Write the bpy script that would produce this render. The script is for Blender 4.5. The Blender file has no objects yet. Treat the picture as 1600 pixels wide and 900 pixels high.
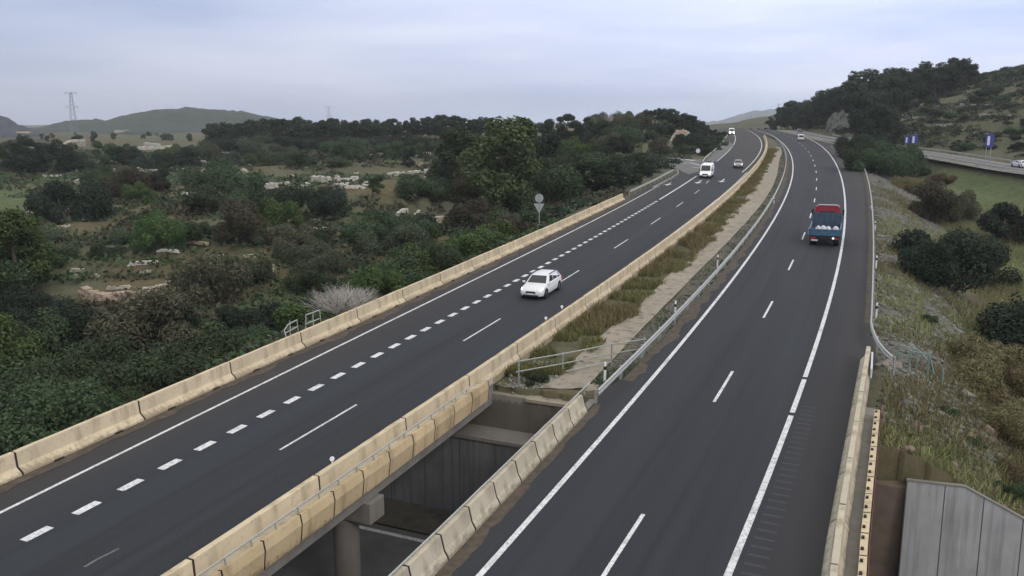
import bpy, bmesh, math, random
import numpy as np
from mathutils import Vector, Matrix, Euler
R = math.radians
rng = np.random.default_rng(7)
random.seed(7)

# ------------------------------------------------------------------ camera, sky, sun, exposure
F = 1340.0                                        # focal length in pixels of a 1600 px wide frame
PITCH = math.atan((450-192)/F)
S = math.tan(math.atan((450-156)/F)-PITCH)        # the road climbs away from the camera
HC = 13.6
sc = bpy.context.scene
col = sc.collection
cam = bpy.data.cameras.new('camera'); camo = bpy.data.objects.new('camera', cam); col.objects.link(camo)
cam.sensor_width = 36; cam.lens = F/1600*36; cam.clip_start = .1; cam.clip_end = 20000
camo.location = (0, 0, HC); camo.rotation_euler = (math.pi/2-PITCH, 0, 0)
sc.camera = camo
SUN_EL, SUN_AZ = R(34), R(150)                    # azimuth measured from +Y towards +X
w = bpy.data.worlds.new('World'); sc.world = w; w.use_nodes = True
nt = w.node_tree; nt.nodes.clear()
out = nt.nodes.new('ShaderNodeOutputWorld'); bg = nt.nodes.new('ShaderNodeBackground')
sky = nt.nodes.new('ShaderNodeTexSky'); sky.sky_type = 'NISHITA'; sky.sun_disc = False
sky.sun_elevation = SUN_EL; sky.sun_rotation = SUN_AZ
tc = nt.nodes.new('ShaderNodeTexCoord')
sep = nt.nodes.new('ShaderNodeSeparateXYZ'); nt.links.new(tc.outputs['Generated'], sep.inputs[0])
mp = nt.nodes.new('ShaderNodeMapping'); mp.inputs['Scale'].default_value = (1.3, 1.3, 9)
nt.links.new(tc.outputs['Generated'], mp.inputs[0])
nz = nt.nodes.new('ShaderNodeTexNoise'); nz.inputs['Scale'].default_value = 1.6; nz.inputs['Detail'].default_value = 5
nz.inputs['Roughness'].default_value = .5
nt.links.new(mp.outputs[0], nz.inputs['Vector'])
cr = nt.nodes.new('ShaderNodeValToRGB')           # overcast cloud sheet: lavender grey to pale grey
cr.color_ramp.elements[0].position = .34; cr.color_ramp.elements[0].color = (.435, .51, .74, 1)
cr.color_ramp.elements[1].position = .66; cr.color_ramp.elements[1].color = (.69, .73, .90, 1)
nt.links.new(nz.outputs[0], cr.inputs[0])
zr = nt.nodes.new('ShaderNodeMapRange'); zr.inputs[1].default_value = .06; zr.inputs[2].default_value = .9
zr.inputs[3].default_value = 12.0; zr.inputs[4].default_value = 20.0
nt.links.new(sep.outputs[2], zr.inputs[0])
vm = nt.nodes.new('ShaderNodeVectorMath'); vm.operation = 'SCALE'
hx = nt.nodes.new('ShaderNodeMapRange'); hx.interpolation_type = 'SMOOTHSTEP'; hx.inputs[1].default_value = -.75; hx.inputs[2].default_value = .55; hx.inputs[3].default_value = .72; hx.inputs[4].default_value = 1.16
nt.links.new(sep.outputs[0], hx.inputs[0])        # the cloud sheet is thinner, so brighter, towards the right
mb_ = nt.nodes.new('ShaderNodeMath'); mb_.operation = 'MULTIPLY'; nt.links.new(zr.outputs[0], mb_.inputs[0]); nt.links.new(hx.outputs[0], mb_.inputs[1])
el = nt.nodes.new('ShaderNodeMapRange'); el.inputs[1].default_value = .22; el.inputs[2].default_value = .65; nt.links.new(sep.outputs[2], el.inputs[0])
nm_ = nt.nodes.new('ShaderNodeMix'); nm_.data_type = 'RGBA'; nt.links.new(el.outputs[0], nm_.inputs[0]); nt.links.new(cr.outputs[0], nm_.inputs[6]); nm_.inputs[7].default_value = (.655, .64, .605, 1)
nt.links.new(nm_.outputs[2], vm.inputs[0]); nt.links.new(mb_.outputs[0], vm.inputs['Scale'])
mx = nt.nodes.new('ShaderNodeMix'); mx.data_type = 'RGBA'; mx.inputs[0].default_value = .92
nt.links.new(sky.outputs[0], mx.inputs[6]); nt.links.new(vm.outputs[0], mx.inputs[7])
nt.links.new(mx.outputs[2], bg.inputs[0]); bg.inputs[1].default_value = .105
nt.links.new(bg.outputs[0], out.inputs[0])
sun = bpy.data.lights.new('sun', 'SUN'); sun.energy = .9; sun.angle = R(14); sun.color = (1, .93, .82)
suno = bpy.data.objects.new('sun', sun); col.objects.link(suno)
sd = Vector((math.sin(SUN_AZ)*math.cos(SUN_EL), math.cos(SUN_AZ)*math.cos(SUN_EL), math.sin(SUN_EL)))
suno.rotation_euler = sd.to_track_quat('Z', 'Y').to_euler()
sc.view_settings.view_transform = 'Standard'; sc.view_settings.look = 'None'
sc.view_settings.exposure = 0.0; sc.view_settings.gamma = 1; sc.view_settings.use_curve_mapping = False

# ------------------------------------------------------------------ picture geometry -> world
cp, sp = math.cos(PITCH), math.sin(PITCH)
def ray(px, py):
    u = (px-800)/F; v = (py-450)/F
    return np.array([u, cp-v*sp, -sp-v*cp])
def at(px, py, h=0):                              # point on the climbing road plane, h above it
    r = ray(px, py); t = (h-HC)/(r[2]-S*r[1]); p = r*t; p[2] += HC; return p
def project(x, y, z):
    z = z-HC; d = y*cp-z*sp; return 800+F*x/d, 450-F*(y*sp+z*cp)/d
def zroad(y):
    y = np.asarray(y, float)
    return np.where(y < 390, S*y, S*390+(y-390)*S-.00028*(y-390)**2)
def ss(t):
    t = np.clip(t, 0, 1); return t*t*(3-2*t)

class Line:
    """a smooth line on the road, x as a function of y"""
    def __init__(s, pix, h=0, deg=4, lo=None):
        P = np.array([at(a, b, h) for a, b in pix]); s.y0, s.y1 = P[:, 1].min(), P[:, 1].max()
        if deg:
            s.c = np.polyfit(P[:, 1], P[:, 0], deg); s.f = lambda y: np.polyval(s.c, y)
        else:
            o = np.argsort(P[:, 1]); a, b = P[o, 1], P[o, 0]; s.f = lambda y: np.interp(y, a, b)
        s.d0 = math.tan(R(23.4)); s.d1 = (s.f(s.y1)-s.f(s.y1-15))/15
    def x(s, y):
        y = np.asarray(y, float); yc = np.clip(y, s.y0, s.y1); e = np.maximum(y-s.y1, 0)
        return s.f(yc)+np.minimum(y-s.y0, 0)*s.d0+e*s.d1-.0012*e*e
    def off(s, y, d=0):
        y = np.asarray(y, float); t = (s.x(y+.5)-s.x(y-.5)); n = np.sqrt(1+t*t)
        return s.x(y)+d/n, y-d*t/n
    def by_len(s, ya, yb, step=.5):
        ys = np.arange(ya, yb, step); xs = s.x(ys)
        L = np.r_[0, np.cumsum(np.hypot(np.diff(xs), np.diff(ys)))]
        return ys, L
L_RCL = Line([(750,900),(847,785),(1012,597),(1049,560),(1190,375),(1200,357),(1225,312),(1239,265),(1237,245),(1225,226),(1207,212)])
L_RCR = Line([(1143,900),(1202,745),(1237,645),(1254,591),(1277,523),(1310,405),(1322,337),(1322,312),(1310,265),(1292,237),(1260,215),(1237,208)])
L_RCD = Line([(945,900),(1020,783),(1115,628),(1149,571),(1190,495),(1209,464),(1233,416),(1244,395),(1275,295),(1276,277),(1274,264),(1271,251),(1260,234)])
L_RCD.x = lambda y: (L_RCL.x(y)+L_RCR.x(y))/2
L_LCL = Line([(0,801),(200,703),(412,599),(600,505),(800,409),(870,373),(990,312),(1050,277)], deg=3)
L_LCA = Line([(55,833),(202,759),(364,675),(523,590),(663,516),(790,448),(940,364),(970,347.5),(1012,322),(1040,307),(1087,275),(1119,253),(1137,237),(1148,225),(1148,216),(1144,207)])
L_LCD = Line([(437,703),(556,633),(712,540),(775,502),(903,424),(957,389),(985,372),(1022,346),(1041,335),(1066,317),(1079,307)], deg=3)
LBP = [(0,716),(277,600),(400,547),(560,482),(637,447),(750,400),(800,378),(985,297)]
L_LB = Line(LBP, .85, deg=3)                      # top of the left carriageway's left barrier
L_MB = Line([(255,900),(336,847),(520,722),(645,640),(700,602),(740,577),(800,537),(875,487),(925,452),(1012,395),(1068,350),(1120,314),(1150,288),(1180,256),(1194,236),(1198,222),(1192,208)], .85)
L_LCR = Line([(1162,269),(1180,246),(1189,230),(1190,220),(1186,214),(1175,207)], deg=2)
L_RP = Line([(678,900),(730,846),(787,782),(810,758),(850,715),(940,622)], deg=1)   # foot of the right carriageway's left parapet
L_MG = Line([(940,597),(1012,535),(1075,472),(1120,420),(1160,375),(1190,335),(1215,290),(1230,250),(1224,230),(1210,214)], .7)
L_RB = Line([(1292,845),(1311,747),(1325,655),(1335,582),(1350,557)], deg=1)        # foot of the right parapet
L_RG = Line([(1329,231),(1345,250),(1357,285),(1364,329),(1365,412),(1362,490)], .7, deg=3)
CH_L = Line([(860,599),(995,480),(1050,432),(1095,390),(1130,350),(1168,310),(1200,258),(1212,239)], -.25)
CH_R = Line([(925,597),(990,527),(1032,485),(1070,442),(1117,397),(1168,350),(1192,312),(1216,264),(1221,242)], -.25)

# abutment line: across both carriageways
P0 = np.array([-.8, 39.6]); AN = np.array([.395, .9187]); AU = np.array([.9187, -.395])
def scoord(x, y): return (x-P0[0])*AU[0]+(y-P0[1])*AU[1]
def toff(x, y): return np.where((scoord(x, y) < 14.0) & (scoord(x, y) > -13.6), .92, 0.)
def tcoord(x, y): return (x-P0[0])*AN[0]+(y-P0[1])*AN[1]
def au(s, t=0): return P0+AU*s+AN*t

def lef(y):                                        # left edge of the graded platform
    y = np.asarray(y, float)
    a = L_LB.x(np.minimum(y, 124.)); 
    q = np.array([at(985,297,.85)[:2], at(1053,265,.7)[:2], at(1098,250,.7)[:2], at(1116,234,.7)[:2], at(1130,220,.7)[:2], at(1138,208,.7)[:2]])
    b = np.interp(y, np.r_[q[:, 1], 600], np.r_[q[:, 0], 112])
    return np.where(y < 124.4, a, b)
def rig(y):
    y = np.asarray(y, float)
    a = L_RB.x(np.minimum(y, 44))+1.1; b = L_RG.x(np.clip(y, 50, 238))
    e = np.interp(y, [238, 290, 350, 420], [93.5, 106, 118, 124])
    return np.where(y < 44, np.minimum(a, L_RB.x(np.minimum(y,44))+1.1), np.where(y < 50, a+(b-a)*ss((y-44)/6), np.where(y > 238, e, b)))
XS = lambda y: np.interp(y, [0, 100, 172, 225, 274, 403, 500], [108, 103, 102, 107.7, 108, 128, 140])   # side road axis

def vnoise(x, y, sc_, seed=0):
    x = np.asarray(x, float)/sc_; y = np.asarray(y, float)/sc_
    xi = np.floor(x).astype(int); yi = np.floor(y).astype(int); fx = ss(x-xi); fy = ss(y-yi)
    def hsh(a, b):
        n = (a*374761393+b*668265263+seed*974711) & 0x7fffffff
        n = ((n ^ (n >> 13))*1274126177) & 0x7fffffff
        return (n & 0xffff)/65535.
    return (hsh(xi, yi)*(1-fx)+hsh(xi+1, yi)*fx)*(1-fy)+(hsh(xi, yi+1)*(1-fx)+hsh(xi+1, yi+1)*fx)*fy

KN = np.array([(880,212),(905,206),(950,199),(985,190),(1020,184),(1050,184),(1080,192),(1110,203),(1130,214),(1150,222)], float)
def height(x, y):
    x = np.asarray(x, float); y = np.asarray(y, float); yl = np.clip(y, -60, 430)
    dl = (lef(yl)-x)*.92; dr = (x-rig(yl))*.92
    zb = np.where(y < 390, S*y, np.maximum(S*390+(y-390)*S-.00028*(y-390)**2, 9.0)); zb = np.where(y > 470, 9.0+.9*ss((600-y)/130), zb)
    dep = np.interp(y, [0, 100, 150, 200, 300, 420], [6.9, 6.4, 3.6, 2.4, 2.0, 1.5]); wid = np.interp(y, [0, 100, 200, 400], [13, 15, 50, 90])
    bump = (vnoise(x, y, 9, 1)-.5)*1.0+(vnoise(x, y, 3.1, 2)-.5)*.35+(vnoise(x, y, 40, 3)-.5)*2.2
    h = -.3-dep*ss((dl-.8)/wid)-(6.5-np.minimum(dep, 6.5))*ss((dl-wid)/120)+bump*ss((dl-2)/12)
    # terraces in the valley: little steps
    st = vnoise(x, y, 30, 9)*6+y/26.; h = h+.9*(ss((st-np.floor(st)-.42)/.16)-.5)*ss((dl-18)/20)*ss((320-y)/100)
    dpr = np.interp(y, [0, 60, 130, 250, 350], [6.0, 5, 4.2, 3, .3]); ds = x-XS(y)
    hr = -dpr*ss((dr-.3)/11)*(1-ss((ds+13)/9))+.5*bump*ss((dr-1.5)/8)*(1-ss((ds+9)/6))
    rise = np.clip(ds-7, 0, None); H = 50*(1-np.exp(-rise*.32/50))*1.15
    H = H*np.interp(y, [0, 100, 150, 230, 330, 450, 640, 900], [.25, .5, .75, 1, 1.12, 1.0, .7, 0])
    q = H/3.2+vnoise(x, y, 60, 4)*.8; H = np.where(H > .8, H+1.0*(ss((q-np.floor(q)-.3)/.25)-(q-np.floor(q))), H)
    H = H+bump*.8*ss(rise/10)
    h = np.where(dl > 0, h, -.3+hr+H*ss((dr-2)/6))
    # median ditch ground
    inm = (x > L_MB.x(np.clip(y, 0, 330))+.1) & (x < L_MG.x(np.clip(y, 0, 310))) & (y > 20) & (y < 330)
    h = np.where(inm, -.34+.12*(vnoise(x, y, .9, 5)-.5), h)
    # open cut of the underpass
    t = tcoord(x, y)-toff(x, y); cut = ss((t+34)/5)*(1-ss((t-.13)/.3))
    h = h*(1-cut)+cut*(-6.9)
    # flat valley bottom beside the underpass on the left
    z = zb+h
    # wooded knoll left of the road
    d = np.hypot(x, y); px = 800+F*x/np.maximum(y, 1)/cp*np.cos(0)
    kz = np.interp(px, KN[:, 0], KN[:, 1]); kt = HC-310*(kz-192)/F
    k = np.exp(-((y-310)/55.)**2)*ss((px-870)/50)*ss((1160-px)/40)*ss((dl-2)/26)
    z = z+np.maximum(kt-z, 0)*k
    return z
def ground(px, py, dmax=2500):
    r = ray(px, py); ts = np.geomspace(18, dmax, 1500); P = r[None]*ts[:, None]; z = P[:, 2]+HC
    g = height(P[:, 0], P[:, 1]); i = np.argmax(z < g)
    if z[i] >= g[i]: i = len(ts)-1
    return P[i, 0], P[i, 1], float(g[i])

# ------------------------------------------------------------------ helpers
def tag(o, label=None, cat=None, group=None, kind=None):
    if label: o['label'] = label
    if cat: o['category'] = cat
    if group: o['group'] = group
    if kind: o['kind'] = kind
    return o
def empty(name, loc=(0, 0, 0), rot=(0, 0, 0)):
    o = bpy.data.objects.new(name, None); o.empty_display_size = .3; o.location = loc; o.rotation_euler = rot
    col.objects.link(o); return o
def mesh_np(name, V, Fq, mats, parent=None, uv=None, mi=None, colr=None, smooth=False, loc=None):
    """V (n,3), Fq (m,k) faces of equal size k"""
    V = np.asarray(V, np.float32); Fq = np.asarray(Fq, np.int32); m, k = Fq.shape
    me = bpy.data.meshes.new(name)
    me.vertices.add(len(V)); me.vertices.foreach_set('co', V.ravel())
    me.loops.add(m*k); me.loops.foreach_set('vertex_index', Fq.ravel())
    me.polygons.add(m); me.polygons.foreach_set('loop_start', np.arange(0, m*k, k, dtype=np.int32))
    if mi is not None: me.polygons.foreach_set('material_index', np.asarray(mi, np.int32))
    if smooth: me.polygons.foreach_set('use_smooth', np.ones(m, bool))
    for mm in (mats if isinstance(mats, (list, tuple)) else [mats]): me.materials.append(mm)
    me.update(calc_edges=True)
    if uv is not None:
        l = me.uv_layers.new(name='UVMap'); l.data.foreach_set('uv', np.asarray(uv, np.float32)[Fq.ravel()].ravel())
    if colr is not None:
        a = me.color_attributes.new('tint', 'FLOAT_COLOR', 'POINT'); c = np.ones((len(V), 4), np.float32); c[:, :colr.shape[1]] = colr
        a.data.foreach_set('color', c.ravel())
    o = bpy.data.objects.new(name, me); col.objects.link(o)
    if loc is not None: o.location = loc
    if parent: o.parent = parent
    return o
class MB:
    def __init__(s): s.v = []; s.f = []; s.m = []
    def add(s, vs, fs, m=0):
        b = len(s.v); s.v += [tuple(map(float, v)) for v in vs]; s.f += [tuple(b+i for i in f) for f in fs]; s.m += [m]*len(fs); return s
    def box(s, c, d, rz=0, m=0, rx=0, ry=0):
        M = Euler((rx, ry, rz)).to_matrix(); c = Vector(c); vs = []
        for sx in (-.5, .5):
            for sy in (-.5, .5):
                for sz in (-.5, .5): vs.append(c+M@Vector((sx*d[0], sy*d[1], sz*d[2])))
        return s.add(vs, [(0,1,3,2),(4,6,7,5),(0,4,5,1),(2,3,7,6),(0,2,6,4),(1,5,7,3)], m)
    def tube(s, p0, p1, r0, r1=None, n=8, m=0, cap=True):
        p0 = Vector(p0); p1 = Vector(p1); r1 = r0 if r1 is None else r1; d = (p1-p0).normalized()
        a = d.orthogonal().normalized(); b = d.cross(a); vs = []
        for p, r in ((p0, r0), (p1, r1)):
            for i in range(n):
                t = 2*math.pi*i/n; vs.append(p+a*math.cos(t)*r+b*math.sin(t)*r)
        fs = [(i, (i+1) % n, n+(i+1) % n, n+i) for i in range(n)]
        if cap: fs += [tuple(range(n-1, -1, -1)), tuple(range(n, 2*n))]
        return s.add(vs, fs, m)
    def loft(s, secs, m=0, cap=True):
        """rings of equal length"""
        n = len(secs[0]); vs = [p for r in secs for p in r]; fs = []
        for k in range(len(secs)-1):
            for i in range(n): fs.append((k*n+i, k*n+(i+1) % n, (k+1)*n+(i+1) % n, (k+1)*n+i))
        if cap: fs += [tuple(range(n-1, -1, -1)), tuple((len(secs)-1)*n+i for i in range(n))]
        return s.add(vs, fs, m)
    def build(s, name, mats, parent=None, smooth=False, bevel=0, loc=None):
        me = bpy.data.meshes.new(name); me.from_pydata(s.v, [], s.f)
        for mm in (mats if isinstance(mats, (list, tuple)) else [mats]): me.materials.append(mm)
        me.polygons.foreach_set('material_index', s.m)
        bm = bmesh.new(); bm.from_mesh(me); bmesh.ops.recalc_face_normals(bm, faces=bm.faces)
        if bevel: bmesh.ops.bevel(bm, geom=[e for e in bm.edges if e.is_manifold and e.calc_face_angle(0) > .5], offset=bevel, segments=2, affect='EDGES', profile=.5)
        bm.to_mesh(me); bm.free()
        if smooth:
            me.polygons.foreach_set('use_smooth', [True]*len(me.polygons)); me.set_sharp_from_angle(angle=R(38))
        o = bpy.data.objects.new(name, me); col.objects.link(o)
        if parent: o.parent = parent
        if loc: o.location = loc
        return o

# ------------------------------------------------------------------ materials
def new_mat(name, rough=.8, metal=0, spec=.3):
    m = bpy.data.materials.new(name); m.use_nodes = True; t = m.node_tree; b = t.nodes['Principled BSDF']
    b.inputs['Roughness'].default_value = rough; b.inputs['Metallic'].default_value = metal; b.inputs['Specular IOR Level'].default_value = spec
    return m, t, b
def N(t, typ, **kw):
    n = t.nodes.new(typ)
    for k, v in kw.items():
        if k.startswith('i_'): n.inputs[k[2:].replace('_', ' ')].default_value = v
        else: setattr(n, k, v)
    return n
def ramp(t, fac, stops):
    r = t.nodes.new('ShaderNodeValToRGB'); e = r.color_ramp.elements
    while len(e) < len(stops): e.new(.5)
    for i, (p, c) in enumerate(stops): e[i].position = p; e[i].color = (*c, 1)
    t.links.new(fac, r.inputs[0]); return r.outputs[0]
def mixc(t, fac, a, b, mode='MIX'):
    m = t.nodes.new('ShaderNodeMix'); m.data_type = 'RGBA'; m.blend_type = mode
    for i, v in ((0, fac), (6, a), (7, b)):
        if hasattr(v, 'links'): t.links.new(v, m.inputs[i])
        elif isinstance(v, (int, float)): m.inputs[i].default_value = v
        else: m.inputs[i].default_value = (*v, 1)
    return m.outputs[2]
def noise(t, scale, detail=4, vec=None, rough=.6, coord='Object', stretch=None):
    n = N(t, 'ShaderNodeTexNoise'); n.inputs['Scale'].default_value = scale; n.inputs['Detail'].default_value = detail; n.inputs['Roughness'].default_value = rough
    if vec is None:
        c = N(t, 'ShaderNodeTexCoord'); vec = c.outputs[coord]
    if stretch:
        mpn = N(t, 'ShaderNodeMapping'); mpn.inputs['Scale'].default_value = stretch; t.links.new(vec, mpn.inputs[0]); vec = mpn.outputs[0]
    t.links.new(vec, n.inputs['Vector']); return n.outputs[0]
def bump(t, b, h, strength=.3, dist=.02):
    n = N(t, 'ShaderNodeBump'); n.inputs['Strength'].default_value = strength; n.inputs['Distance'].default_value = dist
    t.links.new(h, n.inputs['Height']); t.links.new(n.outputs[0], b.inputs['Normal'])
def simple(name, c, rough=.7, metal=0, spec=.3, var=.25, scale=6, emit=0):
    m, t, b = new_mat(name, rough, metal, spec)
    n = noise(t, scale, 5)
    t.links.new(ramp(t, n, [(.25, tuple(x*(1-var) for x in c)), (.75, tuple(min(1, x*(1+var)) for x in c))]), b.inputs['Base Color'])
    if emit: b.inputs['Emission Color'].default_value = (*c, 1); b.inputs['Emission Strength'].default_value = emit
    return m
def asphalt(name, base):
    m, t, b = new_mat(name, .85, 0, .25)
    uv = N(t, 'ShaderNodeUVMap'); sx = N(t, 'ShaderNodeSeparateXYZ'); t.links.new(uv.outputs[0], sx.inputs[0])
    big = noise(t, .9, 5, uv.outputs[0], stretch=(.6, .05, 1)); fine = noise(t, 14, 3, uv.outputs[0]); pat = noise(t, .12, 4, uv.outputs[0], stretch=(1.2, .5, 1))
    c = ramp(t, big, [(.25, tuple(x*.80 for x in base)), (.75, tuple(x*1.2 for x in base))])
    c = mixc(t, .35, c, ramp(t, fine, [(.3, (.013, .013, .015)), (.62, (.045, .046, .05)), (.8, (.10, .10, .105))]))
    c = mixc(t, mixf(t, pat, .45, .65, .35), c, tuple(x*1.35 for x in base))
    # wheel tracks and oil streak of each 3.5 m lane: polished, slightly darker
    ab = N(t, 'ShaderNodeMath', operation='ABSOLUTE'); t.links.new(sx.outputs[0], ab.inputs[0])
    su = N(t, 'ShaderNodeMath', operation='SUBTRACT'); t.links.new(ab.outputs[0], su.inputs[0]); su.inputs[1].default_value = 1.75
    a2 = N(t, 'ShaderNodeMath', operation='ABSOLUTE'); t.links.new(su.outputs[0], a2.inputs[0])
    tr = ramp(t, a2.outputs[0], [(0, (.35, .35, .35)), (.35, (0, 0, 0)), (.62, (.15, .15, .15)), (.85, (.75, .75, .75)), (1, (.2, .2, .2))])
    wob = noise(t, .5, 3, uv.outputs[0], stretch=(1, .08, 1))
    mu = N(t, 'ShaderNodeMath', operation='MULTIPLY'); t.links.new(tr, mu.inputs[0]); t.links.new(wob, mu.inputs[1])
    c = mixc(t, mu.outputs[0], c, tuple(x*.42 for x in base))
    spot = noise(t, 2.6, 4, uv.outputs[0], rough=.7); c = mixc(t, mixf(t, spot, .66, .74, .55), c, tuple(x*.5 for x in base))
    lane = noise(t, .07, 3, uv.outputs[0], stretch=(6, .25, 1)); c = mixc(t, mixf(t, lane, .42, .62, .5), c, tuple(x*1.5 for x in base))
    # dusty paler shoulders
    sh = ramp(t, mapr(t, ab.outputs[0], 3.4, 6.2), [(0, (0, 0, 0)), (1, (1, 1, 1))])
    m2 = N(t, 'ShaderNodeMath', operation='MULTIPLY'); t.links.new(sh, m2.inputs[0]); t.links.new(pat, m2.inputs[1])
    c = mixc(t, m2.outputs[0], c, (.058, .050, .046))
    t.links.new(c, b.inputs['Base Color']); bump(t, b, fine, .25, .006)
    return m
def mapr(t, v, a, bb, c=0, d=1):
    n = N(t, 'ShaderNodeMapRange'); n.inputs[1].default_value = a; n.inputs[2].default_value = bb; n.inputs[3].default_value = c; n.inputs[4].default_value = d
    t.links.new(v, n.inputs[0]); return n.outputs[0]
def mixf(t, v, a, bb, top): return mapr(t, v, a, bb, 0, top)
def paint(name):
    m, t, b = new_mat(name, .6, 0, .3); n = noise(t, 9, 5); n2 = noise(t, 1.3, 3)
    c = ramp(t, n, [(.30, (.16, .16, .17)), (.42, (.52, .53, .55)), (.6, (.70, .71, .73)), (.85, (.80, .81, .83))])
    c = mixc(t, mixf(t, n2, .50, .72, .6), c, (.30, .30, .31)); t.links.new(c, b.inputs['Base Color']); return m
def concrete(name, base, dark, streak=True):
    m, t, b = new_mat(name, .85, 0, .2)
    c1 = noise(t, .55, 5); c2 = noise(t, 5, 6); c3 = noise(t, 1.6, 4, stretch=(1, 1, .18) if streak else None); c4 = noise(t, 22, 3)
    c = ramp(t, c1, [(.3, tuple(x*.88 for x in base)), (.7, tuple(min(1, x*1.1) for x in base))])
    c = mixc(t, mixf(t, c3, .50, .70, .85), c, dark)
    c = mixc(t, mixf(t, c2, .56, .76, .6), c, tuple(x*.45 for x in base))
    c = mixc(t, mixf(t, c4, .62, .8, .35), c, tuple(x*.5 for x in base))
    tco = N(t, 'ShaderNodeTexCoord'); zz = N(t, 'ShaderNodeSeparateXYZ'); t.links.new(tco.outputs['Object'], zz.inputs[0])
    ad = N(t, 'ShaderNodeMath', operation='ADD'); t.links.new(zz.outputs[2], ad.inputs[0]); t.links.new(mapr(t, c2, .3, .7, -.16, .16), ad.inputs[1])
    c = mixc(t, mapr(t, ad.outputs[0], .05, .22, .7, 0), c, tuple(x*.6 for x in dark))   # splash grime along the foot
    rnd = N(t, 'ShaderNodeObjectInfo'); c = mixc(t, mapr(t, rnd.outputs['Random'], 0, 1, 0, .22), c, dark)
    t.links.new(c, b.inputs['Base Color']); bump(t, b, c2, .4, .01); return m
def foliage(name, dark, light, spread=.12):
    m, t, b = new_mat(name, .75, 0, .12)
    a = N(t, 'ShaderNodeAttribute', attribute_name='tint'); oi = N(t, 'ShaderNodeObjectInfo')
    sepc = N(t, 'ShaderNodeSeparateColor'); t.links.new(a.outputs['Color'], sepc.inputs[0])
    n = noise(t, .35, 3); mid = tuple((p+q)/2 for p, q in zip(dark, light))
    c = ramp(t, sepc.outputs[0], [(0, dark), (.6, mid), (1, light)])
    c = mixc(t, mixf(t, n, .4, .7, .4), c, tuple(x*.6 for x in dark))
    hs = N(t, 'ShaderNodeHueSaturation'); t.links.new(c, hs.inputs['Color'])
    t.links.new(mapr(t, oi.outputs['Random'], 0, 1, .5-spread*.08, .5+spread*.3), hs.inputs['Hue'])
    t.links.new(mapr(t, oi.outputs['Random'], 0, 1, .72, 1.3), hs.inputs['Value'])
    hs.inputs['Saturation'].default_value = .9
    t.links.new(hs.outputs[0], b.inputs['Base Color'])
    tr = N(t, 'ShaderNodeBsdfTranslucent'); t.links.new(hs.outputs[0], tr.inputs[0]); ms = N(t, 'ShaderNodeMixShader'); ms.inputs[0].default_value = .18
    t.links.new(b.outputs[0], ms.inputs[1]); t.links.new(tr.outputs[0], ms.inputs[2]); t.links.new(ms.outputs[0], t.nodes['Material Output'].inputs[0])
    return m
def ground_mat():
    m, t, b = new_mat('earth', .95, 0, .1)
    a = N(t, 'ShaderNodeAttribute', attribute_name='tint'); s3 = N(t, 'ShaderNodeSeparateColor'); t.links.new(a.outputs['Color'], s3.inputs[0])
    n1 = noise(t, .06, 6, rough=.7); n2 = noise(t, .8, 6, rough=.7); n3 = noise(t, 4, 5, rough=.7)
    scrub = ramp(t, n1, [(.3, (.055, .066, .038)), (.5, (.085, .09, .056)), (.7, (.14, .125, .088))])
    scrub = mixc(t, .5, scrub, ramp(t, n2, [(.3, (.04, .05, .03)), (.7, (.16, .15, .10))]))
    green = ramp(t, n2, [(.3, (.055, .09, .036)), (.7, (.13, .16, .075))])
    gravel = ramp(t, n3, [(.3, (.06, .06, .055)), (.55, (.15, .145, .13)), (.75, (.26, .25, .23))])
    dry = ramp(t, n2, [(.3, (.075, .062, .035)), (.7, (.15, .125, .075))])
    c = mixc(t, s3.outputs[0], scrub, gravel); c = mixc(t, s3.outputs[1], c, green); c = mixc(t, s3.outputs[2], c, dry)
    t.links.new(c, b.inputs['Base Color']); bump(t, b, n3, .6, .15); return m
def wall_mat(name, base, period, gap=.03, dark=.25):
    """concrete wall cast in vertical panels; joints run along the object's local X"""
    m, t, b = new_mat(name, .85, 0, .2); tc_ = N(t, 'ShaderNodeTexCoord'); sx = N(t, 'ShaderNodeSeparateXYZ'); t.links.new(tc_.outputs['Object'], sx.inputs[0])
    md = N(t, 'ShaderNodeMath', operation='MODULO'); ad = N(t, 'ShaderNodeMath', operation='ADD'); t.links.new(sx.outputs[0], ad.inputs[0]); ad.inputs[1].default_value = 100*period
    t.links.new(ad.outputs[0], md.inputs[0]); md.inputs[1].default_value = period
    lt = N(t, 'ShaderNodeMath', operation='LESS_THAN'); t.links.new(md.outputs[0], lt.inputs[0]); lt.inputs[1].default_value = gap
    n1 = noise(t, .7, 5); n2 = noise(t, 2, 4, stretch=(1.6, 1, .1)); n3 = noise(t, 9, 4)
    c = ramp(t, n1, [(.3, tuple(x*.82 for x in base)), (.7, tuple(x*1.12 for x in base))])
    c = mixc(t, mixf(t, n2, .48, .70, .75), c, tuple(x*.55 for x in base)); c = mixc(t, mixf(t, n3, .6, .8, .3), c, tuple(x*1.25 for x in base))
    c = mixc(t, lt.outputs[0], c, tuple(x*dark for x in base)); t.links.new(c, b.inputs['Base Color']); bump(t, b, n3, .3, .01); return m

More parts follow.
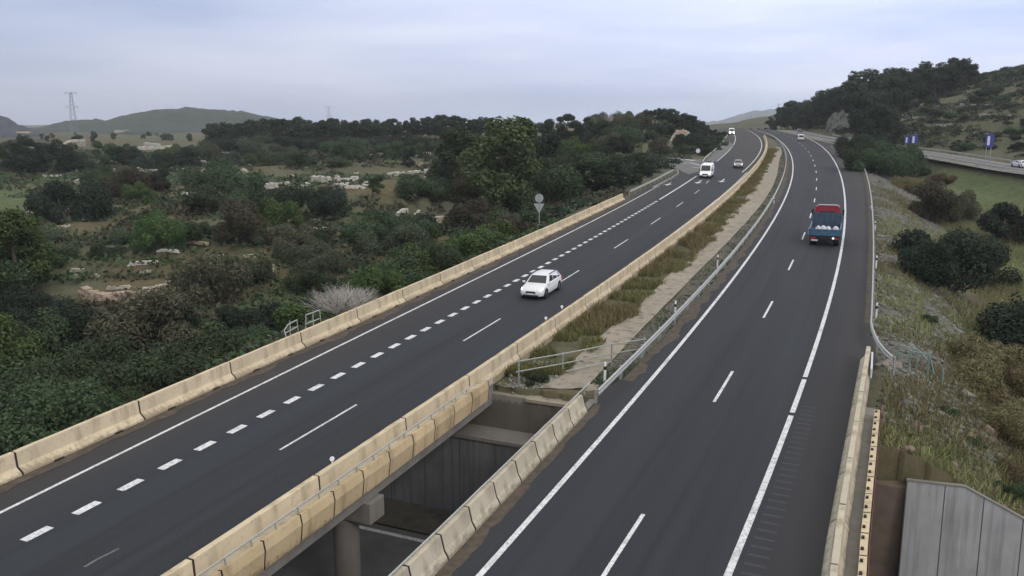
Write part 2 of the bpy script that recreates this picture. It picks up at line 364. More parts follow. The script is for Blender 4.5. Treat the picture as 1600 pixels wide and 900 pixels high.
M = {}
M['asphalt_left'] = asphalt('asphalt_left', (.0238, .0280, .0355)); M['asphalt_right'] = asphalt('asphalt_right', (.0243, .0273, .0355))
M['asphalt_old'] = simple('asphalt_old', (.13, .13, .13), .9, var=.25, scale=.7)
M['paint'] = paint('road_paint')
M['barrier'] = concrete('barrier_concrete', (.60, .505, .355), (.34, .275, .185)); M['fascia'] = concrete('fascia_concrete', (.57, .445, .275), (.28, .205, .125))
M['parapet'] = concrete('parapet_concrete', (.50, .45, .35), (.24, .21, .155)); M['concrete'] = concrete('grey_concrete', (.36, .35, .33), (.22, .2, .18))
M['channel'] = concrete('channel_concrete', (.31, .275, .225), (.11, .097, .075), False); M['stair'] = concrete('step_concrete', (.40, .35, .30), (.25, .2, .16), False)
M['redside'] = simple('rust_stain_concrete', (.17, .075, .07), .9, var=.3, scale=2)
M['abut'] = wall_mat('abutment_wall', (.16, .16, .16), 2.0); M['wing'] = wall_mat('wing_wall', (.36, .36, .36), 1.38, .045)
M['dark'] = simple('joint_filler', (.03, .027, .024), .9); M['deck'] = simple('deck_concrete', (.2, .19, .18), .9, scale=1.5)
M['steel'] = simple('galvanised_steel', (.42, .43, .41), .5, .55, .4, .2, 9); M['steel_dull'] = simple('dull_steel', (.33, .34, .32), .6, .4, .4, .25, 8)
M['green_rail'] = simple('green_rail_paint', (.17, .24, .21), .6, scale=5)
M['white'] = simple('white_plastic', (.78, .78, .78), .5, var=.08); M['black'] = simple('black_rubber', (.02, .02, .021), .8); M['reflector'] = simple('reflector', (.85, .86, .88), .3)
M['car_white'] = simple('white_car_paint', (.70, .71, .74), .28, 0, .5, .03, 2); M['van_white'] = simple('white_van_paint', (.82, .83, .84), .35, 0, .5, .03, 2)
M['car_grey'] = simple('grey_car_paint', (.30, .31, .33), .3, .2, .5, .05, 2); M['car_dark'] = simple('dark_car_paint', (.09, .095, .11), .3, .2, .5, .05, 2)
M['glass'] = simple('car_glass', (.02, .025, .03), .08, 0, .6, .1, 2); M['trim'] = simple('black_trim', (.025, .025, .028), .6, var=.15)
M['lamp_on'] = simple('lit_headlight', (1, .97, .92), .3, emit=6); M['lamp_soft'] = simple('headlight', (.95, .95, .92), .2, emit=1.2); M['lamp_far'] = simple('full_beam_headlight', (1, .98, .94), .3, emit=30)
M['tail'] = simple('tail_lamp', (.4, .02, .02), .3); M['amber'] = simple('amber_lamp', (.7, .3, .05), .3); M['rim'] = simple('alloy_rim', (.45, .46, .48), .35, .6)
M['truck_red'] = simple('truck_red_paint', (.27, .025, .045), .45, 0, .4, .25, 3); M['truck_blue'] = simple('truck_blue_paint', (.05, .125, .20), .5, 0, .4, .25, 3); M['truck_bed'] = simple('truck_bed_paint', (.05, .072, .10), .6, 0, .4, .35, 3)
M['sack'] = simple('white_sack', (.58, .57, .60), .8, var=.15)
M['sign_back'] = simple('sign_back_metal', (.40, .42, .42), .5, .3, .4, .1); M['sign_blue'] = simple('sign_blue', (.045, .05, .25), .5, var=.15); M['sign_white'] = simple('sign_white', (.6, .6, .68), .5, var=.05)
M['pylon'] = simple('pylon_steel', (.22, .24, .28), .6, .2); M['bark'] = simple('bark', (.075, .06, .048), .95, scale=4, var=.4); M['twig'] = simple('pale_twig', (.40, .37, .345), .9, scale=3)
M['stone'] = simple('dry_stone', (.42, .385, .32), .95, var=.4, scale=1.2); M['stone_pale'] = simple('pale_stone', (.52, .50, .45), .95, var=.3, scale=1); M['stone_pink'] = simple('ochre_stone', (.38, .30, .24), .95, var=.35, scale=1)
M['rubble'] = simple('rubble', (.17, .168, .15), .95, var=.5, scale=.5); M['white_wall'] = simple('white_render', (.66, .66, .62), .8, var=.1); M['tile'] = simple('roof_tile', (.33, .22, .16), .9); M['greenhouse'] = simple('plastic_sheet', (.52, .56, .58), .5, var=.15)
M['rock'] = simple('cut_rock', (.36, .30, .23), .95, var=.4, scale=.35)
M['pine'] = foliage('pine_foliage', (0.018, 0.030, 0.020), (0.070, 0.099, 0.058)); M['shrubg'] = foliage('shrub_green', (0.029, 0.049, 0.024), (0.104, 0.145, 0.066)); M['olive'] = foliage('olive_foliage', (0.047, 0.063, 0.036), (0.153, 0.180, 0.105))
M['bright'] = foliage('bright_foliage', (0.036, 0.060, 0.018), (0.119, 0.168, 0.050)); M['brown'] = foliage('brown_foliage', (.050, .048, .032), (.145, .132, .085)); M['straw'] = foliage('straw', (.085, .068, .034), (.245, .185, .10)); M['darkb'] = foliage('dark_foliage', (0.016, 0.027, 0.018), (0.056, 0.079, 0.050))
M['straw_pale'] = foliage('pale_straw', (.12, .10, .045), (.33, .27, .125), 0); M['tallgreen'] = foliage('fresh_green_foliage', (.05, .082, .028), (.165, .225, .085), 0)
M['medgrass'] = foliage('median_grass', (0.113, 0.128, 0.042), (0.350, 0.325, 0.130))
M['red_rubble'] = simple('reddish_rubble', (.20, .15, .12), .95, var=.45, scale=.6); M['dirt0'] = simple('packed_dirt', (.10, .09, .075), .95, var=.4, scale=1.5); M['earth'] = ground_mat()
M['hill'] = simple('hill_scrub', (.026, .04, .028), .95, var=.35, scale=.03); M['hill_far'] = simple('hazed_hill_scrub', (.17, .19, .22), .95, var=.12, scale=.012); M['hill_dark'] = simple('dark_hill', (.035, .042, .052), .95, var=.3, scale=.05)  # distance haze is painted into the far hill's pale blue grey

# ------------------------------------------------------------------ ground and hills
def geoax(segs):
    out = [segs[0][0]]
    for a, b, st0, st1 in segs:
        p = a
        while p < b-1e-6:
            f = (p-a)/(b-a); p = min(b, p+st0+(st1-st0)*f); out.append(p)
    return np.array(out)
gx = geoax([(-4000, -600, 400, 60), (-600, -150, 40, 6), (-150, -30, 4, .9), (-30, 34, .45, .45), (34, 150, .9, 2.2), (150, 400, 2.5, 9), (400, 4000, 40, 400)])
gy = geoax([(-200, 8, 20, 1), (8, 50, .45, .45), (50, 140, .7, 2), (140, 420, 2, 3), (420, 900, 5, 40), (900, 5000, 60, 500)])
X, Y = np.meshgrid(gx, gy); Z = height(X, Y)
nx, ny = len(gx), len(gy)
tg = tcoord(X, Y)-toff(X, Y); near = (np.abs(tg) < .42) & (Y > 15) & (Y < 62)
lowv = near & (tg < .14); highv = near & (tg >= .14)
sh = np.where(lowv, .12-tg, np.where(highv, .46-tg, 0)); X = X+AN[0]*sh; Y = Y+AN[1]*sh
Z = height(X, Y)
V = np.c_[X.ravel(), Y.ravel(), Z.ravel()]
ii = (np.arange(ny-1)[:, None]*nx+np.arange(nx-1)[None]).ravel()
FQ = np.c_[ii, ii+1, ii+nx+1, ii+nx]
x, y = V[:, 0], V[:, 1]; PX, PY = project(x, np.maximum(y, 5), V[:, 2])
dl = (lef(np.clip(y, -60, 430))-x)*.92; dr = (x-rig(np.clip(y, -60, 430)))*.92
gr = np.clip(ss(dr/.5)*(1-ss((dr-6)/7)), 0, 1)*ss((y-38)/4)*ss((240-y)/40)*(.55+.6*vnoise(x, y, 5, 11))
inm = (x > L_MB.x(np.clip(y, 0, 330))) & (x < L_MG.x(np.clip(y, 0, 310))+.5) & (y > 15) & (y < 330)
gr = np.where(inm & (x > CH_R.x(np.clip(y, 30, 250))-.2), .75, gr)
fld = ((PX > 1470) & (PY > 262) & (PY < 440) & (y > 20) & (x-XS(y) < -7)) | ((PX < 135) & (PY > 272) & (PY < 345) & (y > 50)) | ((PX > 1590) & (y > 50) & (y < 150) & (x < XS(y)-8) & (dr > 12))
gn = np.where(fld, .45+.5*vnoise(x, y, 11, 12), 0)
dry = ss((dr-5)/5)*ss((y-25)/6)*ss((120-y)/30)*(1-gn)*(.35+.75*vnoise(x, y, 7, 13))
tcut = tcoord(x, y)-toff(x, y); dry = np.maximum(dry, np.where((tcut > -.5) & (tcut < 2.2) & (y < 60) & (dl < 3), .75, 0)); dry = np.maximum(dry, np.where(inm, .45*vnoise(x, y, 2, 3), 0))
dry = np.maximum(dry, np.where((dl > 14) & (y > 60), ss((vnoise(x, y, 34, 15)-.52)/.16)*.75, 0)); dry = np.where(dl > 14, dry*(1-gn), dry)
g = mesh_np('ground', V, FQ, M['earth'], colr=np.clip(np.c_[gr, gn, dry], 0, 1), smooth=True); tag(g, kind='structure')
def hills(name, tab, d0, sig, mat, rough, seed):
    tab = np.array(tab, float); pxs = np.linspace(tab[0, 0], tab[-1, 0], 420); rs = np.linspace(d0-2.4*sig, d0+2.4*sig, 60)
    A, D = np.meshgrid(pxs, rs); top = HC-d0*(np.interp(A, tab[:, 0], tab[:, 1])-192)/F
    Xh = (A-800)/F*cp*D; Yh = D+0*A; base = 4.0
    Zh = base+(top-base)*np.exp(-((D-d0)/sig)**2)
    Zh = Zh+((vnoise(Xh, Yh, rough*2.2, seed)-.5)+(vnoise(Xh, Yh, rough*.8, seed+1)-.5)*.8)*rough*.42*np.clip((Zh-base)/6, 0, 1)-1.5*(Zh < base+.3)
    n, k = len(pxs), len(rs); i = (np.arange(k-1)[:, None]*n+np.arange(n-1)[None]).ravel()
    o = mesh_np(name, np.c_[Xh.ravel(), Yh.ravel(), Zh.ravel()], np.c_[i, i+1, i+n+1, i+n], mat, smooth=False); tag(o, kind='structure')
hills('hill', [(20,205),(60,199),(75,196),(98,191),(125,188),(150,187),(165,189),(190,182),(230,175),(262,171),(300,170),(345,173),(385,176),(410,182),(450,190),(520,200),(560,206)], 1500, 240, M['hill'], 9, 21)
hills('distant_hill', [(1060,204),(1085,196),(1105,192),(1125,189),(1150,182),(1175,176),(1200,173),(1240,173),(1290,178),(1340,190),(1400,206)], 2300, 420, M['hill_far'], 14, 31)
hills('dark_hill', [(-260,168),(-120,170),(-40,176),(0,181),(14,187),(26,195),(45,200),(70,206)], 900, 130, M['hill_dark'], 6, 41)

# ------------------------------------------------------------------ carriageways
def uvline(Lc, x, y): return (x-Lc.x(np.clip(y, -60, 430)))*.925
def strip(name, fl, fr, ya, yb, mat, ref=None, h=0.0, step=2.0, nc=14, zf=zroad):
    ys = np.arange(ya, yb+.01, step); xl = np.array([fl(v) for v in ys]); xr_ = np.array([fr(v) for v in ys])   # each (k,2)
    w_ = np.linspace(0, 1, nc); P = xl[:, None, :]*(1-w_)[None, :, None]+xr_[:, None, :]*w_[None, :, None]
    x, y = P[..., 0].ravel(), P[..., 1].ravel(); z = zf(y)+h
    n = nc; k = len(ys); i = (np.arange(k-1)[:, None]*n+np.arange(n-1)[None]).ravel()
    uv = np.c_[uvline(ref, x, y) if ref else x, y]
    o = mesh_np(name, np.c_[x, y, z], np.c_[i, i+1, i+n+1, i+n], mat, uv=uv, smooth=True); return tag(o, kind='structure')
pt = lambda L, d: (lambda y: np.array(L.off(y, d)).astype(float))
xy = lambda f: (lambda y: np.array([float(f(y)), float(y)]))
strip('left_carriageway', xy(lambda y: lef(y)+.15), pt(L_MB, -.2), -50, 440, M['asphalt_left'], L_LCD)
strip('right_carriageway', xy(lambda y: (L_RP.x(y)-.1 if y < 38.2 else float(L_RP.x(38.2))-.1+(float(L_MG.x(44.))+.15-float(L_RP.x(38.2))+.1)*float(ss((y-38.2)/5.8)) if y < 44 else L_MG.x(y)+.15)), xy(lambda y: (float(rig(y))-.9 if y < 44 else float(rig(y))-.1)), -50, 440, M['asphalt_right'], L_RCD)
def ribbon(pts, wd, h):
    """flat painted ribbon along points (k,2)"""
    p = np.asarray(pts, float); d = np.gradient(p, axis=0); d /= np.linalg.norm(d, axis=1)[:, None]; n = np.c_[d[:, 1], -d[:, 0]]*wd/2
    a, b = p-n, p+n; V = np.concatenate([np.c_[a, zroad(a[:, 1])+h], np.c_[b, zroad(b[:, 1])+h]]); k = len(p); i = np.arange(k-1)
    return V, np.c_[i, i+k, i+k+1, i+1]
class Ribs:
    def __init__(s): s.V = []; s.F = []; s.n = 0
    def add(s, pts, wd, h=.005):
        V, Fq = ribbon(pts, wd, h); s.V.append(V); s.F.append(Fq+s.n); s.n += len(V)
    def poly(s, quad, h=.005):
        q = np.array(quad, float); s.V.append(np.c_[q, zroad(q[:, 1])+h]); s.F.append(np.array([[0, 1, 2, 3]])+s.n); s.n += 4
    def build(s, name, mat): return tag(mesh_np(name, np.concatenate(s.V), np.concatenate(s.F), mat), kind='structure')
def lpts(L, ya, yb, step=1.0, d=0):
    ys = np.linspace(ya, yb, max(2, int((yb-ya)/step)+1)); a, b = L.off(ys, d); return np.c_[a, b]
def dashes(rb, L, ya, yb, on, per, wd, phase_y, d=0):
    ys, Ln = L.by_len(ya, yb, .25); s0 = np.interp(phase_y, ys, Ln); k0 = -int(s0//per)
    for k in range(k0, k0+int(Ln[-1]/per)+1):
        a, b = s0+k*per, s0+k*per+on
        if a < 0 or b > Ln[-1]: continue
        rb.add(lpts(L, np.interp(a, Ln, ys), np.interp(b, Ln, ys), 1.0, d), wd)
rb = Ribs(); rb.add(lpts(L_RCL, -50, 400), .2)
gaps = [at(1253.5,591)[1], at(1238,647)[1]]
yy = [-50]+sorted(gaps)+[400]
for a, b in zip(yy[:-1], yy[1:]): rb.add(lpts(L_RCR, a+.18, b-.18), .22)
rb.add(lpts(L_LCL, -50, 152), .15); rb.add(lpts(L_LCR, -50, 60) if False else lpts(L_MB, -50, 120, d=-1.0), .15); rb.add(lpts(L_LCR, 166, 400), .2)
rb.add(lpts(L_MB, 120, 166, d=-.95), .15)
rb.add(lpts(L_LCA, 120, 158), .25); rb.add(lpts(L_LCA, 196, 400), .2)
rb.build('edge_line_marking', M['paint'])
rb = Ribs(); dashes(rb, L_RCD, -50, 400, 5, 17, .14, at(1115,628)[1]); dashes(rb, L_LCD, -50, 400, 5.6, 17, .11, at(437,703)[1]); rb.build('lane_dash_marking', M['paint'])
rb = Ribs(); dashes(rb, L_LCA, -50, 119, .98, 1.93, .34, at(33,845)[1]); rb.build('merge_lane_marking', M['paint'])
rb = Ribs()                                       # arrows and junction bars
def arrow(px, py, ang, ln=4.5, wd=.22):
    p = at(px, py)[:2]; d = np.array([math.sin(ang), math.cos(ang)]); n = np.array([d[1], -d[0]])
    rb.poly([p-n*wd/2, p+n*wd/2, p+n*wd/2+d*ln, p-n*wd/2+d*ln]); rb.poly([p-n*.65, p+n*.02-d*2.0, p+n*.03-d*2.0, p+n*.65])
arrow(1128, 283, R(19)); arrow(1091, 285, R(19)); arrow(1044, 288, R(19), 3)
for a, b in (((1030,253),(1045,250.6)), ((1052,250.4),(1066,249.2)), ((1070,249.2),(1086,251.2))):
    rb.add(np.array([at(*a)[:2], at(*b)[:2]]), .9, .03)
for a, b in (((1040,256.5),(1078,254.5)), ((1078,254.5),(1094,258.5)), ((1082,261.5),(1096,262.5))): rb.add(np.array([at(*a)[:2], at(*b)[:2]]), .4, .03)
rb.build('junction_marking', M['paint'])
rb = Ribs()
for k in range(46):                               # milled rumble strip in the right shoulder
    yv = 14+k*.52; a = np.array(L_RCR.off(yv, .32)); b = np.array(L_RCR.off(yv, .95)); rb.add(np.array([a, b]), .13, .004)
rb.build('rumble_strip_marking', simple('milled_asphalt', (.052, .053, .057), .9, var=.2))
def sheet(name, pix, h, mat):
    P = np.array([at(a, b, h) for a, b in pix]); me = bpy.data.meshes.new(name); me.from_pydata([tuple(p) for p in P], [], [tuple(range(len(P)))]); me.materials.append(mat)
    o = bpy.data.objects.new(name, me); col.objects.link(o); return tag(o, kind='structure')
sheet('junction_road', [(1000,249),(1040,246.5),(1075,246.5),(1100,249),(1108,258),(1096,267),(1076,272),(1052,262),(1030,256)], .012, M['asphalt_old'])
sheet('gore_pavement', [(1102,252),(1117,237),(1128,227),(1141,222),(1146,227),(1135,238),(1119,252)], .012, M['asphalt_old'])
sheet('paved_verge', [(1297,227),(1327,233),(1345,250),(1321,249),(1308,240)], .012, M['asphalt_old'])
# side road on the right, with its own edge lines
def side(d): return lambda y: np.array([float(XS(y))+d, float(y)])
for nm, a, b, mt, hh in (('side_road', -3.6, 4.2, M['asphalt_old'], .05), ('side_road_line', -3.1, -2.85, M['paint'], .056), ('side_road_line', 3.3, 3.55, M['paint'], .056), ('side_road_verge', -7.0, -3.6, M['rubble'], .03)):
    strip(nm, side(a), side(b), 90, 400, mt, None, hh, 3, 2)
# median: concrete drainage channel, a shallow trough
cs = []
for yv in np.arange(40.5, 262, 1.0):
    xa, xb = float(CH_L.x(yv)), float(CH_R.x(yv)); z = float(zroad(yv)); jl = .3*(vnoise(0, yv, 2.3, 3)-.5)
    w_ = xb-xa; cs.append([(xa-.25+jl, yv, z-.25), (xa+.1*w_, yv, z-.24), (xa+.38*w_, yv, z-.29), (xa+.62*w_, yv, z-.29), (xa+.9*w_, yv, z-.24), (xb+.2*jl, yv, z-.25)])
cs = np.array(cs, float); k, n = cs.shape[:2]; i = (np.arange(k-1)[:, None]*n+np.arange(n-1)[None]).ravel()
tag(mesh_np('drainage_channel', cs.reshape(-1, 3), np.c_[i, i+1, i+n+1, i+n], M['channel'], smooth=True), kind='structure')

# ------------------------------------------------------------------ bridges
def box_along(mb, La, d0, d1, ya, yb, h0, h1, step=2, m=0):
    ys = np.linspace(ya, yb, max(2, int((yb-ya)/step)+1)); secs = []
    for v in ys:
        a = La.off(v, d0); b = La.off(v, d1); z0 = float(zroad(v))
        secs.append([(a[0], a[1], z0+h0), (b[0], b[1], z0+h0), (b[0], b[1], z0+h1), (a[0], a[1], z0+h1)])
    mb.loft(secs, m)
def prof_along(La, prof, ya, yb, step=1.0, jit=0):
    ys = np.linspace(ya, yb, max(2, int(round((yb-ya)/step))+1)); secs = []
    for v in ys:
        z0 = float(zroad(v)); r = []
        for d, h in prof:
            a = La.off(v, d+random.uniform(-jit, jit)*.4); r.append((float(a[0]), float(a[1]), z0+h+random.uniform(-jit, jit)))
        secs.append(r)
    return secs
BRY0 = -45.0
def yab(L, d=0):                                  # where a line meets the abutment line
    ys = np.arange(10, 70, .05); a, b = L.off(ys, d); return float(ys[np.argmin(abs(tcoord(a, b)))])
lb = empty('road_bridge', (float(L_MB.x(30.)), 30, float(zroad(30.)))); tag(lb, 'long flat concrete bridge carrying the left carriageway over the underpass', 'bridge')
inv = lambda root, o: (setattr(o, 'parent', root), setattr(o, 'matrix_parent_inverse', Matrix.Translation(root.location).inverted()), o)[-1]
mb = MB(); ys = np.linspace(BRY0, yab(L_MB)+1, 30); secs = []
for v in ys:
    f = (v-BRY0)/(ys[-1]-BRY0); vl = BRY0-8+f*(yab(L_LB)+1-BRY0+8); a = L_LB.off(vl, -.45); b = L_MB.off(v, .5); za, zb_ = float(zroad(vl)), float(zroad(v))
    secs.append([(a[0], a[1], za-1.15), (b[0], b[1], zb_-1.15), (b[0], b[1], zb_-.06), (a[0], a[1], za-.06)])
mb.loft(secs); inv(lb, mb.build('deck', M['deck']))
def panel_run(root, L, prof, ya, yb, ln, mat, name='edge_panel'):
    ys, Ln = L.by_len(ya, yb, .1); n = int(Ln[-1]/ln)
    for k in range(n):
        a, b = np.interp([k*ln+.04, (k+1)*ln-.04], Ln, ys); pn = inv(root, MB().loft(prof_along(L, prof, a, b, .7, .006)).build(name, mat))
        cxd = sum(d for d, h in prof)/len(prof); jf = MB().loft(prof_along(L, [(cxd+(d-cxd)*.9, h*.97) for d, h in prof], b-.01, b+.08, 1)).build('joint_filler', M['dark']); jf.parent = pn
def rail_run(root, L, d, h, ya, yb, gap=1.1, r=.035, foot=.32, name='hand_rail', fd=0):
    mb = MB(); ys = np.linspace(ya, yb, int((yb-ya)/2)+2); P = [(*map(float, L.off(v, d)), float(zroad(v))+h) for v in ys]
    for p, q in zip(P[:-1], P[1:]): mb.tube(p, q, r, n=6)
    hr = inv(root, mb.build(name, M['steel'], smooth=True)); ys, Ln = L.by_len(ya, yb, .1)
    for s_ in np.arange(.3, Ln[-1], gap):
        v = float(np.interp(s_, Ln, ys)); a = L.off(v, d); b = L.off(v, d+fd); z = float(zroad(v)); inv(root, MB().tube((a[0], a[1], z+h), (b[0], b[1], z+h-foot), .03, n=5).build('rail_bracket', M['steel_dull']))
fas = [(.60, .34), (.74, .36), (.80, .02), (.72, -.62), (.60, -.66), (.58, 0)]
panel_run(lb, L_MB, fas, 6, yab(L_MB)+1.0, 1.85, M['fascia'])
rail_run(lb, L_MB, .58, .56, 4, yab(L_MB)-1.5, 1.15, .032, .24, fd=.05)
mb = MB(); box_along(mb, L_MB, .24, .6, 4, yab(L_MB)+.8, -.05, .30); inv(lb, mb.build('edge_kerb', M['parapet']))
# pier: column and cross head with a squared end
cpt = at(590, 803, -1.75)[:2]; zc = float(zroad(cpt[1]))
u3 = Vector((AU[0], AU[1], 0)); c3 = Vector((cpt[0], cpt[1], 0)); ang = math.atan2(AU[1], AU[0])
inv(lb, MB().box(c3-u3*7.0+Vector((0, 0, zc-1.58)), (14.0, 1.0, .84), ang).build('cap_beam', M['concrete'], bevel=.03))
for k in (1.45, 7.0, 12.5):
    mb = MB(); c = c3-u3*k; mb.tube((c.x, c.y, zc-7.2), (c.x, c.y, zc-2.0), .5, .5, 20); inv(lb, mb.build('pier_column', M['concrete'], smooth=True))
rbk = empty('road_bridge', (float(L_RB.x(28.)), 28, float(zroad(28.)))); tag(rbk, 'concrete bridge carrying the right carriageway, with railed beige parapet panels beside the open gap', 'bridge')
mb = MB(); ys = np.linspace(BRY0, 1, 2); secs = []
for f in np.linspace(0, 1, 30):
    va = BRY0+f*(yab(L_RP)+.6-BRY0); vb = BRY0-6+f*(yab(L_RB)+.6-BRY0+6); a = L_RP.off(va, -.5); b = L_RB.off(vb, 1.0); za, zb_ = float(zroad(va)), float(zroad(vb))
    secs.append([(a[0], a[1], za-1.15), (b[0], b[1], zb_-1.15), (b[0], b[1], zb_-.06), (a[0], a[1], za-.06)])
mb.loft(secs); inv(rbk, mb.build('deck', M['deck']))
panel_run(rbk, L_RP, [(-.72, .3), (-.56, .28), (-.55, -.5), (-.66, -.6)], 6, yab(L_RP), 1.9, M['fascia'])
rail_run(rbk, L_RP, -.40, .86, 4, yab(L_RP)+.3, 1.05, .035, .3, fd=.02)
panel_run(rbk, L_RB, [(.98, .38), (1.20, .40), (1.24, -.55), (1.14, -.62), (1.0, -.1)], 6, yab(L_RB)+4.0, 1.5, M['barrier'])
mb = MB(); box_along(mb, L_RB, 1.243, 1.27, 6, yab(L_RB)+4, -.9, .12); inv(rbk, mb.build('stained_edge_strip', M['redside']))
mb = MB(); box_along(mb, L_RB, .5, .985, 4, yab(L_RB)+4, -.06, -.02); inv(rbk, mb.build('service_ledge', M['deck']))
ys, Ln = L_RB.by_len(6, yab(L_RB)+4, .1)
for s_ in np.arange(.4, Ln[-1], .75):             # bolted sockets along the top of the edge panels
    v = float(np.interp(s_, Ln, ys)); a = L_RB.off(v, 1.07); inv(rbk, MB().box((a[0]-.02, a[1], float(zroad(v))+.41), (.09, .14, .06), -R(23)).build('anchor_socket', M['dark']))
# abutment below both decks: panelled front wall, bearing ledge, low back wall
ab = empty('abutment_wall', (P0[0], P0[1], 0), (0, 0, math.atan2(AU[1], AU[0]))); tag(ab, 'dark panelled abutment wall at the far side of the underpass, below both bridges', 'abutment')
def abut(name, prof, s0, s1, mat, parent=ab, h0=0):
    mb = MB(); secs = []
    for s_ in np.linspace(s0, s1, 12):
        p = [au(s_, t) for t, h in prof]; secs.append([(s_, t, float(zroad(q[1]))+h) for q, (t, h) in zip(p, prof)])
    mb.loft(secs); return mb.build(name, mat, parent)
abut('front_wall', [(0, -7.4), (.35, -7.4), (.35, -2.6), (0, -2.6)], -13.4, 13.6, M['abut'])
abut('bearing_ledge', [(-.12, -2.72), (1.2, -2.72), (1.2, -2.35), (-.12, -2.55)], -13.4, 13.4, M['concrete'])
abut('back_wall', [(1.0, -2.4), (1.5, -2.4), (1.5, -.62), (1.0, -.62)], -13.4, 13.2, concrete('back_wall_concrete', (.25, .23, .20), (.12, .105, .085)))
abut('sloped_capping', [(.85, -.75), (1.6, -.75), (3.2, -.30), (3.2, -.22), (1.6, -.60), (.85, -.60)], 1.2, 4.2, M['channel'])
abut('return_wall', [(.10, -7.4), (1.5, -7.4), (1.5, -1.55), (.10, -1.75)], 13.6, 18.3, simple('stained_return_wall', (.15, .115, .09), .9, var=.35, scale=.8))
ww = empty('wing_wall', (*au(18.15), -.12), (-R(5), 0, math.atan2(AU[1], AU[0]))); tag(ww, 'pale grey wing wall of three tall panels with a sloping top, in the lower right corner', 'retaining wall')
zt = float(zroad(31)); tops = [(0, -.42), (2.1, -.34), (4.4, -1.36), (7.6, -2.9), (11, -4.5)]
mb = MB()
for (s0, z0), (s1, z1) in zip(tops[:-1], tops[1:]):
    mb.add([(s0, 0, -7), (s1, 0, -7), (s1, 0, z1), (s0, 0, z0), (s0, .42, -7), (s1, .42, -7), (s1, .42, z1), (s0, .42, z0)], [(0,1,2,3),(5,4,7,6),(3,2,6,7),(0,4,5,1)]+([(0,3,7,4)] if s0 == 0 else [])+([(1,5,6,2)] if s1 == 11 else []))
mb.build('wall_panels', M['wing'], ww)
mb = MB()
for (s0, z0), (s1, z1) in zip(tops[:-1], tops[1:]):
    mb.loft([[(s0, -.03, z0+.003), (s0, .2, z0+.003), (s0, .2, z0+.06), (s0, -.03, z0+.06)], [(s1, -.03, z1+.003), (s1, .2, z1+.003), (s1, .2, z1+.06), (s1, -.03, z1+.06)]])
mb.build('wall_coping', M['concrete'], ww)
# road in the underpass, its pale edge line
def ustrip(name, t0, t1, mat, h):
    V = []; 
    for s_ in np.linspace(-70, 60, 40):
        for t in (t0, t1): q = au(s_, t); V.append((q[0], q[1], float(S*q[1])+h))
    i = np.arange(39)*2; return tag(mesh_np(name, V, np.c_[i, i+1, i+3, i+2], mat), kind='structure')
ustrip('underpass_road', -13.5, -2.6, M['asphalt_old'], -6.83)
ustrip('underpass_line', -3.3, -3.05, M['paint'], -6.82)
ustrip('underpass_verge', -2.55, -.02, M['dirt0'], -6.78)

# ------------------------------------------------------------------ concrete barriers, one segment at a time
def barriers(L, prof, ya, yb, ln, mat, label, group, gap=.09, skip=(), jit=.008, notch=False):
    ys, Ln = L.by_len(ya, yb, .1)
    for k in range(int(Ln[-1]/ln)):
        a, b = np.interp([k*ln+gap/2, (k+1)*ln-gap/2], Ln, ys)
        if any(p < (a+b)/2 < q for p, q in skip): continue
        dh = random.uniform(-.012, .012)
        mb = MB(); mb.loft(prof_along(L, [(d, h+(dh if h > .3 else 0)) for d, h in prof], a, b, .75, jit))
        o = mb.build('concrete_barrier', mat, bevel=.012); m = Vector(np.mean(np.array(mb.v), axis=0)); m.z = float(zroad((a+b)/2))
        o.data.transform(Matrix.Translation(-m)); o.location = m
        tag(o, label, 'barrier', group)
        mb = MB(); cxd = sum(d for d, h in prof)/len(prof); mb.loft(prof_along(L, [(cxd+(d-cxd)*.93, h*.965) for d, h in prof], b-.01, b+gap+.01, 1)); mb.v = [tuple(Vector(q_)-m) for q_ in mb.v]; mb.build('joint_filler', M['dark'], o)
        if notch:
            for f in (.25, .75):                   # drain slots at the foot
                v = a+(b-a)*f; q0 = Vector((*map(float, L.off(v, .425)), float(zroad(v))+.03))-m
                MB().box(q0, (.06, .42, .07), -R(22)).build('drain_slot', M['dark'], o)
ysk = at(482, 545)[1]
nj_l = [(.36, -.05), (.33, .09), (.10, .30), (.05, .85), (-.15, .85), (-.20, .30), (-.44, .09), (-.44, -.05)]
barriers(L_LB, nj_l, 8, 123.5, 6.0, M['barrier'], 'beige concrete barrier segment in the row along the outer left shoulder, with scrub behind', 'barrier row on the outer left shoulder', notch=True)
nj_m = [(-.36, -.05), (-.33, .09), (-.07, .30), (-.01, .86), (.21, .86), (.24, .30), (.40, .05), (.40, -.3)]
barriers(L_MB, nj_m, 6, 330, 6.0, M['barrier'], 'beige concrete barrier segment in the row between the left carriageway and the median', 'barrier row along the median')
nj_r = [(.03, -.05), (0, .10), (-.12, .30), (-.24, .80), (-.50, .80), (-.52, -.05)]
barriers(L_RP, nj_r, 6, 38.2, 1.95, M['parapet'], 'short weathered parapet segment with a pipe rail, on the right bridge beside the open gap', 'short parapet segments beside the open gap', jit=.014)
nj_rr = [(-.02, -.05), (.02, .10), (.20, .30), (.26, .85), (.46, .85), (.50, .30), (.62, .05), (.62, -.05)]
barriers(L_RB, nj_rr, 4, 45.2, 4.0, M['parapet'], 'grey beige stained parapet segment at the right edge of the right bridge', 'parapet row on the right bridge edge')

